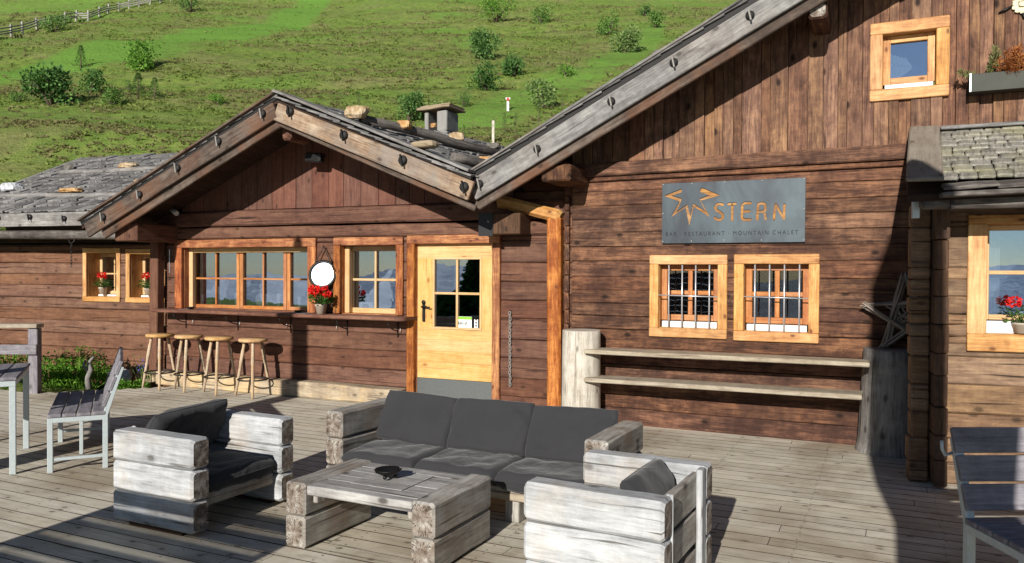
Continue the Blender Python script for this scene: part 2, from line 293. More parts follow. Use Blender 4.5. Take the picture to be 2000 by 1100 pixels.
# ------------------------------------------------------------------ mesh builder
class MB:
    def __init__(s): s.v = []; s.f = []; s.uv = []; s.sm = []; s.mi = []
    def face(s, idx, uvs, smooth=False, mi=0): s.f.append(idx); s.uv.append(uvs); s.sm.append(smooth); s.mi.append(mi)
    def beam(s, a, b, h, t, up=(0, 0, 1), ch=.008, seg=1, jit=0.0, rg=rnd, emi=0, smi=0):
        a, b = V(a), V(b); d = b - a; Ln = d.length; d.normalize(); up = V(up)
        up = (up - d * up.dot(d)).normalized(); sd = d.cross(up)
        ch = min(ch, h * .45, t * .45)
        prof = [(-t/2+ch, -h/2), (t/2-ch, -h/2), (t/2, -h/2+ch), (t/2, h/2-ch), (t/2-ch, h/2), (-t/2+ch, h/2), (-t/2, h/2-ch), (-t/2, -h/2+ch)]
        per = [0]
        for i in range(8):
            p, q = prof[i], prof[(i+1) % 8]; per.append(per[-1] + math.hypot(p[0]-q[0], p[1]-q[1]))
        ou, ov = rg.uniform(0, 60), rg.uniform(0, 60)
        pos = [0.0] + [min(ch, Ln*.2)] + [Ln * i / seg for i in range(1, seg)] + [Ln - min(ch, Ln*.2)] + [Ln]
        nb = len(s.v); n = len(pos)
        jt, jb, js = 0, 0, 0
        for k, u in enumerate(pos):
            if jit and 0 < k < n - 1:
                jt = jt * .5 + rg.uniform(-jit, jit); jb = jb * .5 + rg.uniform(-jit, jit); js = js * .5 + rg.uniform(-jit, jit) * .6
            sh = ch * .8 if k in (0, n-1) else 0
            for (x, z) in prof:
                xx = x - math.copysign(min(sh, abs(x)), x) + js * (1 if x < 0 else .3)
                zz = z - math.copysign(min(sh, abs(z)), z) + (jt if z > 0 else jb)
                s.v.append(a + d * u + sd * xx + up * zz)
        for k in range(n - 1):
            for i in range(8):
                j = (i + 1) % 8; p = nb + k * 8
                s.face((p+i, p+j, p+8+j, p+8+i), ((ou+pos[k], ov+per[i]), (ou+pos[k], ov+per[i+1]), (ou+pos[k+1], ov+per[i+1]), (ou+pos[k+1], ov+per[i])), False, smi if i in (2, 3, 5, 6) else 0)
        for k, o in ((0, 1), (n-1, 0)):
            ids = [nb + k * 8 + i for i in range(8)]; uvs = [(100 + prof[i][1], 100 + prof[i][0]) for i in range(8)]
            if o: ids.reverse(); uvs.reverse()
            s.face(tuple(ids), tuple(uvs), False, emi)
        return s
    def box(s, x0, x1, y0, y1, z0, z1, along='x', ch=.004, seg=1, jit=0, emi=0):
        cx, cy, cz = (x0+x1)/2, (y0+y1)/2, (z0+z1)/2
        if along == 'x': return s.beam((x0, cy, cz), (x1, cy, cz), z1-z0, y1-y0, (0, 0, 1), ch, seg, jit, emi=emi)
        if along == 'y': return s.beam((cx, y0, cz), (cx, y1, cz), z1-z0, x1-x0, (0, 0, 1), ch, seg, jit, emi=emi)
        return s.beam((cx, cy, z0), (cx, cy, z1), y1-y0, x1-x0, (0, 1, 0), ch, seg, jit, emi=emi)
    def tube(s, pts, r, n=8, cap=True, smooth=True, rj=0):
        pts = [V(p) for p in pts]; ou, ov = rnd.uniform(0, 50), rnd.uniform(0, 50); nb = len(s.v); u = 0
        rs = r if isinstance(r, (list, tuple)) else [r] * len(pts); prev = None
        for k, p in enumerate(pts):
            d = (pts[min(k+1, len(pts)-1)] - pts[max(k-1, 0)]).normalized()
            if prev is None:
                x = d.orthogonal().normalized()
            else: x = (prev - d * prev.dot(d)).normalized()
            prev = x; y = d.cross(x)
            if k: u += (p - pts[k-1]).length
            for i in range(n):
                an = 2 * math.pi * i / n; rr = rs[k] * (1 + (rnd.uniform(-rj, rj) if rj else 0))
                s.v.append(p + x * math.cos(an) * rr + y * math.sin(an) * rr)
            if k:
                c = 2 * math.pi * max(rs) / n
                for i in range(n):
                    j = (i + 1) % n; a = nb + (k-1) * n; b = nb + k * n
                    u0 = u - (p - pts[k-1]).length
                    s.face((a+i, a+j, b+j, b+i), ((ou+u0, ov+c*i), (ou+u0, ov+c*(i+1)), (ou+u, ov+c*(i+1)), (ou+u, ov+c*i)), smooth)
        if cap:
            a = nb; b = nb + (len(pts)-1) * n
            s.face(tuple(a+i for i in range(n-1, -1, -1)), tuple((ou + .1*math.cos(i), ov + .1*math.sin(i)) for i in range(n)))
            s.face(tuple(b+i for i in range(n)), tuple((ou + .1*math.cos(i), ov + .1*math.sin(i)) for i in range(n)))
        return s
    def lathe(s, c, prof, n=20, axis=(0, 0, 1), smooth=True, close=True):
        c = V(c); ax = V(axis).normalized(); x = ax.orthogonal().normalized(); y = ax.cross(x); nb = len(s.v)
        for (r, z) in prof:
            for i in range(n):
                a = 2 * math.pi * i / n; s.v.append(c + x * math.cos(a) * r + y * math.sin(a) * r + ax * z)
        L = 0
        for k in range(len(prof) - 1):
            L2 = L + math.hypot(prof[k+1][0]-prof[k][0], prof[k+1][1]-prof[k][1])
            for i in range(n):
                j = (i+1) % n; a = nb + k*n; b = a + n; w = .02 * i
                s.face((a+i, a+j, b+j, b+i), ((L, w), (L, w+.02), (L2, w+.02), (L2, w)), smooth)
            L = L2
        if close:
            for k, rev in ((0, 1), (len(prof)-1, 0)):
                if prof[k][0] > 1e-4:
                    ids = [nb + k*n + i for i in range(n)]
                    if rev: ids.reverse()
                    s.face(tuple(ids), tuple((.3*math.cos(2*math.pi*i/n)*prof[k][0], math.sin(2*math.pi*i/n)*prof[k][0]) for i in range(n)))
        return s
    def rock(s, c, sx, sy, sz, seed=0, n=8, rot=0, rough=.28, tiltv=0):
        c = V(c); nb = len(s.v); rows = n; cols = n * 2; rm = Matrix.Rotation(rot, 3, 'Z') @ Matrix.Rotation(tiltv, 3, 'X')
        for i in range(rows + 1):
            th = math.pi * i / rows
            for j in range(cols):
                ph = 2 * math.pi * j / cols
                d = V((math.sin(th)*math.cos(ph), math.sin(th)*math.sin(ph), math.cos(th)))
                q = V((math.copysign(abs(d.x)**.6, d.x), math.copysign(abs(d.y)**.6, d.y), math.copysign(abs(d.z)**.6, d.z)))
                k = 1 + rough * (noise.noise(d * 1.6 + V((seed*3.1, 0, 0))) + .5 * noise.noise(d * 4 + V((seed, 5, 0))))
                s.v.append(c + rm @ V((q.x*sx/2*k*.86, q.y*sy/2*k*.86, q.z*sz/2*k*.86)))
        for i in range(rows):
            for j in range(cols):
                a = nb + i*cols + j; b = nb + i*cols + (j+1) % cols
                s.face((a, a+cols, b+cols, b), ((0, 0), (0, .1), (.1, .1), (.1, 0)), False)
        return s
    def leaf(s, p, d, up, ln, w):
        d = V(d).normalized(); x = d.cross(V(up))
        if x.length < 1e-4: x = d.orthogonal()
        x.normalize(); nb = len(s.v); p = V(p); nn = x.cross(d)
        s.v += [p, p + d*ln*.5 + x*w*.5 + nn*w*.12, p + d*ln, p + d*ln*.5 - x*w*.5 + nn*w*.12]
        s.face((nb, nb+1, nb+2, nb+3), ((0, 0), (1, 0), (1, 1), (0, 1))); return s
    def quad(s, a, b, c, d, uv=None):
        nb = len(s.v); s.v += [V(a), V(b), V(c), V(d)]
        s.face((nb, nb+1, nb+2, nb+3), uv or ((0, 0), (1, 0), (1, 1), (0, 1))); return s
    def build(s, name, mats, parent=None, bevel=0):
        me = bpy.data.meshes.new(name); me.from_pydata([tuple(v) for v in s.v], [], s.f)
        ul = me.uv_layers.new(name='UVMap'); flat = [c for f in s.uv for uv in f for c in uv]; ul.data.foreach_set('uv', flat)
        me.polygons.foreach_set('use_smooth', s.sm); me.polygons.foreach_set('material_index', s.mi)
        for mt in (mats if isinstance(mats, (list, tuple)) else [mats]): me.materials.append(mt)
        me.update(); o = bpy.data.objects.new(name, me); col.objects.link(o)
        if parent is not None: o.parent = parent
        return o

def tag(o, label=None, cat=None, group=None, kind=None):
    if label: o['label'] = label
    if cat: o['category'] = cat
    if group: o['group'] = group
    if kind: o['kind'] = kind
    return o
def thing(name, label, cat, loc=(0, 0, 0), rz=0, group=None):
    o = bpy.data.objects.new(name, None); o.empty_display_size = .2; col.objects.link(o); o.location = loc; o.rotation_euler = (0, 0, rz)
    return tag(o, label, cat, group)
def place(o, loc, rz=0, label=None, cat=None, group=None):
    o.location = loc; o.rotation_euler = (0, 0, rz); return tag(o, label, cat, group)
def copy_tree(o, parent=None):
    c = o.copy(); col.objects.link(c); c.parent = parent
    for ch in list(o.children): copy_tree(ch, c)
    return c

# ------------------------------------------------------------------ setting: deck, hill, ground, far mountains
def build_deck():
    mb = MB(); w = .2; rows = []
    y = .22; bw = .142
    e1 = Mf.to(G(300, 757)); e2 = Mf.to(G(77, 768))
    while y > -13:
        yc = y - bw / 2
        if yc > e2.y:
            t = (yc - e1.y) / (e2.y - e1.y); x0 = e1.x + (e2.x - e1.x) * t
            x0 = min(x0, e1.x + .9)
        else: x0 = e2.x - 3.2
        x = x0; first = True
        while x < 9:
            L = rnd.uniform(2.6, 4.4) if not first else rnd.uniform(1.2, 4.2); first = False
            x2 = min(x + L, 9)
            z = rnd.uniform(-.0012, .0008)
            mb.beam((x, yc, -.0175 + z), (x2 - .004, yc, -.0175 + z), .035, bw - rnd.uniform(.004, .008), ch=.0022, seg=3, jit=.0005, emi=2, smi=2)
            x = x2
        y -= bw
    r2 = random.Random(2); yy = .22 - bw / 2
    while yy > -7:
        for k in range(-10, 12):
            for dy in (-.04, .04):
                x, y_ = k * .8 + .25 + r2.uniform(-.01, .01), yy + dy + r2.uniform(-.006, .006)
                if x < e1.x + .4: continue
                nb = len(mb.v); mb.v += [V((x + .006 * math.cos(q), y_ + .006 * math.sin(q), .0012)) for q in (0, 1.05, 2.1, 3.14, 4.19, 5.24)]
                mb.face(tuple(range(nb, nb + 6)), tuple((0, 0) for _ in range(6)), False, 1)
        yy -= bw
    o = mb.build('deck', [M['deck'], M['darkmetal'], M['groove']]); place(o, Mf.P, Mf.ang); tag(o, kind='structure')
    jb = MB()
    for k in range(-16, 12): jb.box(k * .8 + .2, k * .8 + .3, -13, -1.5 if k < -8 else .1, -.2, -.045, 'y')
    j = jb.build('deck_joists', M['soffit']); j['kind'] = 'structure'; place(j, Mf.P, Mf.ang)
build_deck()

def hill_z(x, y):
    if y < 14: base = -.35
    elif y < 18: base = -.35 + (y - 14) * .09
    else: base = (y - 18) * .405
    if y > 115: base += (y - 115) ** 1.2 * .06
    t = min(1, max(0, (y - 15) / 12))
    und = noise.noise(V((x * .03, y * .05, 0))) * 1.5 + noise.noise(V((x * .02 + 9, y * .11, 3))) * 1.3 + noise.noise(V((x * .1, y * .35, 7))) * .35 + noise.noise(V((x * .5, y * .8, 2))) * .12
    side = -.012 * x * max(0, (y - 20)) * .0
    if y < -8: base -= (-8 - y) * .35
    return base + und * t + (noise.noise(V((x * .7, y * .7, 4))) * .05 if y < 18 else 0)

def hillpt(px, py):
    d = ray(px, py); t = 16.0
    while t < 220:
        p = CAM + d * t
        if p.z < hill_z(p.x, p.y): break
        t += .1
    return p
def bearing(x, y):
    """where a spot of the slope lies as seen from the terrace (used only to map the meadow strips onto the ground)"""
    q = V((x, y, (y - 18) * .405)) - CAM; z = q.dot(CF); return 1000 + FPX * q.dot(CR) / z, 550 - FPX * q.dot(CU) / z
LUSH = [([(-60, 150), (0, 140), (130, 115), (240, 95), (360, 60), (450, 38), (550, 20), (620, -2), (680, -30)], [(-60, 172), (0, 160), (130, 146), (240, 132), (330, 124), (440, 102), (530, 76), (600, 42), (680, 0), (740, -40)], 1.0),
        ([(850, 222), (960, 180), (1060, 140), (1180, 95), (1300, 40)], [(850, 262), (960, 250), (1060, 215), (1180, 165), (1300, 90)], .7),
        ([(-20, 240), (150, 235), (330, 262), (470, 270)], [(-20, 262), (150, 275), (330, 290), (470, 292)], .45),
        ([(-20, -10), (120, 5), (300, -20)], [(-20, 40), (120, 30), (300, 0)], .6), ([(640, 20), (800, 5), (930, -10)], [(640, 34), (800, 30), (930, 15)], .35)]
def interp(pl, x):
    for (xa, ya), (xb, yb) in zip(pl, pl[1:]):
        if xa <= x <= xb: return ya + (yb - ya) * (x - xa) / max(.01, xb - xa)
    return None
def band(x, y):
    """lush green strips that cross the slope"""
    out = 0
    if y < 20: return 0
    px, py = bearing(x, y); wob = noise.noise(V((x * .12, y * .12, 1)))
    for u_, l_, k in LUSH:
        a, b = interp(u_, px), interp(l_, px)
        if a is None or b is None: continue
        w = (b - a) / 2; c = (a + b) / 2 + wob * w * .5
        out = max(out, k * min(1, 1.9 * max(0, 1.12 - abs(py - c) / w)))
    return out

def build_hill():
    ys = [-70, -50, -35, -25, -18, -13, -9, -5, 0, 5, 9, 12, 14]
    y = 15.0
    while y < 60: ys.append(y); y += .45
    while y < 130: ys.append(y); y += .8
    while y < 300: ys.append(y); y += 6
    xs = [-180, -140, -110, -90]; x = -75.0
    while x < 75: xs.append(x); x += .75
    xs += [80, 95, 110, 140, 180]
    v = []; g = []
    for yy in ys:
        for xx in xs:
            v.append((xx, yy, hill_z(xx, yy))); g.append(band(xx, yy))
    nx = len(xs); f = []
    for j in range(len(ys) - 1):
        for i in range(nx - 1):
            a = j * nx + i; f.append((a, a+1, a+nx+1, a+nx))
    me = bpy.data.meshes.new('hillside'); me.from_pydata(v, [], f); me.polygons.foreach_set('use_smooth', [True] * len(f))
    at = me.attributes.new('lush', 'FLOAT', 'POINT'); at.data.foreach_set('value', g)
    n = NT('alpine meadow')
    o = n.obj(1, 1, 1)
    ta = n.n('ShaderNodeAttribute', attribute_name='lush')
    f1 = n.noise(n.obj(.16, .34, .34), 1, 6, .65, .6); f2 = n.noise(o, 1.4, 6, .7, .3); f3 = n.noise(o, 9, 4, .7)
    gr = n.ramp(f2, [(.3, (.11, .18, .04, 1)), (.5, (.18, .26, .055, 1)), (.7, (.27, .34, .08, 1))])
    br = n.ramp(f2, [(.3, (.15, .15, .065, 1)), (.5, (.23, .23, .09, 1)), (.7, (.31, .31, .12, 1))])
    lu = n.ramp(f3, [(.3, (.11, .23, .04, 1)), (.5, (.165, .32, .055, 1)), (.7, (.24, .4, .085, 1))])
    cl = n.mix(n.math('MULTIPLY', n.math('MULTIPLY', n.math('SUBTRACT', f1, .44, clamp=True), 5, clamp=True), .85), gr, br)
    lm = n.math('MULTIPLY', n.math('SUBTRACT', n.math('ADD', ta.outputs['Fac'], n.math('MULTIPLY', n.math('SUBTRACT', f2, .5), 1.8)), .3, clamp=True), 1.7, clamp=True)
    cl = n.mix(lm, cl, lu)
    f4 = n.noise(n.obj(.1, .1, .1), 1, 3, .5, .2)
    lm2 = n.math('MULTIPLY', n.math('SUBTRACT', f4, .54, clamp=True), 8, clamp=True)
    cl = n.mix(n.math('MULTIPLY', lm2, .6), cl, lu)
    cl = n.mix(n.math('MULTIPLY', f3, .5), cl, n.mix(1.0, cl, (.45, .45, .45, 1), 'MULTIPLY'))
    me.materials.append(n.fin(cl, .95, n.math('ADD', f2, n.math('MULTIPLY', f3, .5)), 1.0, .25, .05))
    ob = bpy.data.objects.new('hillside', me); col.objects.link(ob); ob['kind'] = 'structure'
build_hill()

def ground_cover():
    mb = MB(); mh = MB(); r = random.Random(11)
    cnt = 0
    while cnt < 26000:
        # only the part of the slope that the terrace looks onto
        y = 17 + 105 * r.random() ** 1.5; x = r.uniform(-.72, .55) * y
        if band(x, y) > .25 and r.random() < .93: continue
        k = noise.noise(V((x * .16, y * .34, 0))) + .5 * noise.noise(V((x * .6, y * .9, 5)))
        if k < -.12 and r.random() < .8: continue
        h = noise.noise(V((x * .11 + 40, y * .25, 8))) > .03
        t = mh if h and r.random() < .85 else mb
        z = hill_z(x, y); s = r.uniform(.07, .2) * (1 + y / 110)
        for q in range(9 if y < 60 else 6):
            a = r.uniform(0, 6.28); e = r.uniform(-.1, .4); d = V((math.cos(a) * math.cos(e), math.sin(a) * math.cos(e), math.sin(e) + .35))
            p = V((x, y, z)) + V((r.uniform(-s, s), r.uniform(-s, s) * .6, r.uniform(-.05, .1) * s))
            t.leaf(p, d, (r.uniform(-1, 1), r.uniform(-1, 1), .3), s * r.uniform(.5, 1.0), s * r.uniform(.3, .6))
        cnt += 1
    o = mb.build('dwarf_shrubs', M['cover']); tag(o, 'low green dwarf shrubs covering the mountain slope', 'ground cover', kind='stuff')
    o = mh.build('heath', M['heath']); tag(o, 'brownish heath patches spread over the mountain slope', 'ground cover', kind='stuff')
ground_cover()

def bush(name, px, py, wpx, hpx, mat, label, kind='round', dens=1.0, seed=0, group='shrubs on the slope'):
    r = random.Random(seed + int(px)); p = hillpt(px, py); sc_ = p.y / FPX; w = wpx * sc_ * 1.15; h = hpx * sc_ * 1.08
    root = thing(name, label, 'shrub' if kind != 'larch' else 'tree', p, r.uniform(0, 6), group)
    tb = MB(); fb = MB(); n = int(900 * dens)
    lf = max(.05, min(.2, w * .075))
    if kind == 'larch':
        tb.tube([(0, 0, -.2), (0, 0, h * .5), (.02, 0, h * .97)], [w * .05, w * .03, w * .008], 6)
        for k in range(n):
            t = r.random() ** .8; zz = h * (.06 + .92 * t); rad = w * .5 * (1 - t) ** .75 * (.55 + .45 * abs(math.sin(t * 23)))
            a = r.uniform(0, 6.28); q = rad * r.uniform(.25, 1)
            c = V((math.cos(a) * q, math.sin(a) * q, zz - q * .15))
            fb.leaf(c, (math.cos(a), math.sin(a), r.uniform(-.3, .5)), (r.uniform(-1, 1), r.uniform(-1, 1), 1), lf * 1.5, lf * .5)
    else:
        lobes = []
        for k in range(11):
            a = r.uniform(0, 6.28); q = w * .5 * r.uniform(.1, .68); zz = h * r.uniform(.14, .76); lobes.append((V((math.cos(a)*q, math.sin(a)*q, zz)), r.uniform(.16, .27) * min(w, h * 1.2)))
        for c, _ in lobes[:5]: tb.tube([(0, 0, -.2), (c.x * .4, c.y * .4, c.z * .45), tuple(c)], [w * .03, w * .02, w * .008], 5)
        for k in range(n):
            c, rr = lobes[k % 11]; d = V((r.gauss(0, 1), r.gauss(0, 1), r.gauss(0, 1))).normalized()
            pp = c + d * rr * r.uniform(.55, 1.12); pp.z = max(pp.z, .03)
            d2 = (d + V((r.uniform(-.8, .8), r.uniform(-.8, .8), r.uniform(-.8, .8)))).normalized()
            fb.leaf(pp, d2, (r.uniform(-1, 1), r.uniform(-1, 1), r.uniform(-1, 1)), lf * r.uniform(.7, 1.3), lf * .75)
    tb.build('trunk', M['bark'], root); fb.build('crown', M[mat], root)

L_ = 'leaf'
for a in [
    ('alder_bush', 277, 138, 64, 66, 'leaf_bright', 'bright round bush below the pale green strip, left half of the slope', 'round', 1.6),
    ('young_larch', 158, 134, 26, 42, 'needle', 'small dark conifer just left of the bright round bush', 'larch', .8),
    ('dark_bush', 100, 205, 95, 68, 'leaf_dark', 'large dark bush above the left annex roof', 'round', 1.5),
    ('dark_bush', 34, 200, 36, 24, 'leaf', 'low green bush at the left edge of the picture', 'round', .5),
    ('alder_bush', 178, 182, 56, 44, 'leaf_dark', 'dark green bush right of the large dark bush', 'round', .9),
    ('alder_bush', 218, 207, 44, 40, 'leaf', 'mid green bush standing lowest on the left slope', 'round', .8),
    ('young_larch', 270, 194, 34, 48, 'needle', 'left of two small conifers in the middle of the left slope', 'larch', .8),
    ('young_larch', 302, 194, 28, 40, 'needle', 'right of two small conifers in the middle of the left slope', 'larch', .7),
    ('alder_bush', 105, 62, 56, 30, 'leaf', 'green bush hiding part of the far rail fence', 'round', .7),
    ('alder_bush', 372, 24, 52, 36, 'leaf_dark', 'bush at the end of the far rail fence', 'round', .8),
    ('alder_bush', 968, 44, 76, 56, 'leaf_bright', 'bright leafy bush touching the top edge above the valley of the roofs', 'round', 1.7),
    ('conifer_bush', 940, 116, 56, 60, 'needle', 'green conifer bush below the bright leafy bush', 'round', 1.7),
    ('dark_bush', 946, 177, 54, 52, 'leaf_dark', 'dark dense bush above the chimney, left of a pair', 'round', 1.4),
    ('dark_bush', 1003, 148, 54, 42, 'leaf_dark', 'dark dense bush, right and upper one of the pair above the chimney', 'round', 1.3),
    ('alder_bush', 1058, 46, 42, 40, 'leaf', 'mid green bush right of the bright leafy bush', 'round', .9),
    ('willow_bush', 1220, 103, 74, 52, 'leaf_pale', 'pale yellowish bush near the long roof edge', 'round', 1.5),
    ('willow_bush', 1186, 68, 50, 36, 'leaf', 'grey green bush just above the pale yellowish bush', 'round', .8),
    ('alder_bush', 1280, 54, 50, 30, 'leaf', 'bush nearest the long roof edge at the top', 'round', .8),
    ('alder_bush', 1258, 32, 36, 22, 'leaf_dark', 'small dark bush at the top left of its neighbour by the roof edge', 'round', .5),
    ('conifer_bush', 796, 240, 54, 62, 'needle', 'green conifer bush behind the roof, left of the chimney', 'round', 1.4),
    ('alder_bush', 836, 232, 50, 40, 'leaf_pale', 'thin greyish bush directly behind the chimney', 'round', .7),
    ('alder_bush', 905, 208, 28, 28, 'leaf_dark', 'little dark bush right of the chimney', 'round', .5),
    ('willow_bush', 1062, 212, 66, 60, 'leaf_pale', 'loose yellow green bush between marker post and long roof', 'round', .9),
    ('alder_bush', 255, 178, 26, 22, 'leaf', 'tiny bush between the dark bushes and the two small conifers', 'round', .3),
    ('alder_bush', 425, 205, 36, 22, 'leaf_bright', 'low bright bush right of the two small conifers', 'round', .4),
    ('alder_bush', 1105, 150, 40, 26, 'leaf_bright', 'low bright bush halfway between marker post and roof edge', 'round', .4),
]: bush(*a)
# saplings behind the valley of the roofs
for k, (px, py, h) in enumerate([(1008, 300, 74), (1052, 265, 60), (700, 225, 40), (1098, 232, 46), (905, 300, 52), (985, 262, 40)]):
    bush('sapling', px, py, h * .32, h, 'leaf_pale', ['tall thin sapling right of the wooden stake', 'thin sapling under the long roof edge', 'thin sapling behind the big roof stone', 'thin sapling highest under the long roof edge', 'thin sapling just right of the chimney', 'short sapling between stake and marker post'][k], 'larch', .3, group='saplings behind the roofs')

# far fence
def far_fence():
    pts = [hillpt(px, py) for px, py in [(-10, 79), (22, 71), (45, 66), (72, 57), (98, 53), (126, 46), (148, 41), (172, 41), (194, 33), (211, 27), (232, 22), (252, 17), (272, 13), (293, 9), (313, 6), (333, 3)]]
    root = thing('rail_fence', 'old grey rail fence climbing the slope at top left', 'fence', pts[0])
    for p in pts:
        q = p - pts[0]; MB().beam(q + V((0, 0, -.3)), q + V((rnd.uniform(-.12, .12), 0, 1.25)), .16, .16, (0, 1, 0), ch=.01).build('fence_post', M['fence'], root)
    mb = MB()
    for a, b in zip(pts, pts[1:]):
        a, b = a - pts[0], b - pts[0]
        for z in (.35, .62, .9): mb.beam(a + V((0, -.1, z + rnd.uniform(-.05, .05))), b + V((0, -.1, z + rnd.uniform(-.05, .05))), .13, .05)
    mb.build('rail', M['fence'], root)
far_fence()
p = hillpt(992, 217); s_ = p.y / FPX
root = thing('trail_marker', 'white trail marker post with red top on the slope', 'post', p)
MB().beam((0, 0, -.2), (0, 0, 24 * s_), 4.5 * s_, 4.5 * s_, (0, 1, 0)).build('post', M['white_post'], root)
MB().lathe((0, -4 * s_, 22 * s_), [(3 * s_, -.02), (3 * s_, .02)], 12, (0, -1, 0)).build('red_mark', M['redpaint'], root)
MB().beam((-4.5 * s_, 0, 24 * s_), (4.5 * s_, 0, 24 * s_), 4 * s_, 3 * s_).build('cross_board', M['white_post'], root)
p = hillpt(963, 282); s_ = p.y / FPX
tag(place(MB().beam((0, 0, -.3), (0, 0, 46 * s_), 5 * s_, 5 * s_, (0, 1, 0), seg=3, jit=.01).build('wooden_stake', M['post']), p), 'pale wooden stake standing behind the roof valley', 'stake')

def far_mountains():
    n = NT('hazed far forest and rock'); o = n.obj(1, 1, 1); f = n.noise(n.obj(.002, .002, .004), 1, 6, .6)
    mat = n.fin(n.ramp(f, [(.35, (.6, .65, .72, 1)), (.5, (.7, .74, .8, 1)), (.68, (.8, .83, .86, 1))]), .95, f, .5, 60, .05)  # pale blue of distant haze is put into the mountain colour
    v = []; f_ = []; na = 90
    for j, rad in enumerate([250, 900, 2500, 4500, 6500, 8500]):
        for i in range(na):
            a = R(170 + 200 * i / (na - 1))
            hgt = [-60, -330, -500, -420, -260, -40][j] + (noise.noise(V((i * .22, j, 0))) * [5, 60, 90, 120, 160, 200][j] if j else 0) + (noise.noise(V((i * .7, j, 4))) * 90 if j > 2 else 0)
            v.append((math.cos(a) * rad, math.sin(a) * rad, hgt))
    for j in range(5):
        for i in range(na - 1):
            a = j * na + i; f_.append((a, a + na, a + na + 1, a + 1))
    me = bpy.data.meshes.new('far_mountains'); me.from_pydata(v, [], f_); me.materials.append(mat); me.update()
    o = bpy.data.objects.new('far_mountains', me); col.objects.link(o); o['kind'] = 'structure'
far_mountains()

# ------------------------------------------------------------------ building helpers
def courses(z0, z1, h0, h1, breaks=()):
    bs = sorted({z0, z1, *[b for b in breaks if z0 < b < z1]}); out = []
    for a, b in zip(bs, bs[1:]):
        n = max(1, round((b - a) / ((h0 + h1) / 2))); w = [rnd.uniform(h0, h1) for _ in range(n)]; k = (b - a) / sum(w); z = a
        for q in w: out.append((z, z + q * k)); z += q * k
    return out
def log_wall(mb, x0, x1, z0, z1, h0, h1, holes=(), th=.16, ch=.014, jit=.004, front=0.0, endj=.0, given=None):
    """holes: (xa, xb, za, zb)"""
    br = [h[2] for h in holes] + [h[3] for h in holes]
    cs = given or courses(z0, z1, h0, h1, br)
    for (a, b) in cs:
        zc = (a + b) / 2; cuts = sorted((h[0], h[1]) for h in holes if h[2] - .01 < zc < h[3] + .01); x = x0; segs = []
        for c0, c1 in cuts:
            if c0 > x: segs.append((x, c0))
            x = max(x, c1)
        if x < x1: segs.append((x, x1))
        fo = front + rnd.uniform(-.006, .006)
        for (p, q) in segs:
            e0 = rnd.uniform(-endj, endj) if p == x0 else 0; e1 = rnd.uniform(-endj, endj) if q == x1 else 0
            mb.beam((p + e0, fo + th/2, zc), (q + e1, fo + th/2, zc), (b - a) - .003, th, ch=ch, seg=max(2, int((q-p)/.35)), jit=jit)
            mb.beam((p + .01, fo + th + .012 + rnd.uniform(0, .004), zc), (q - .01, fo + th + .012 + rnd.uniform(0, .004), zc), (b - a) + .03, .03, ch=.001)
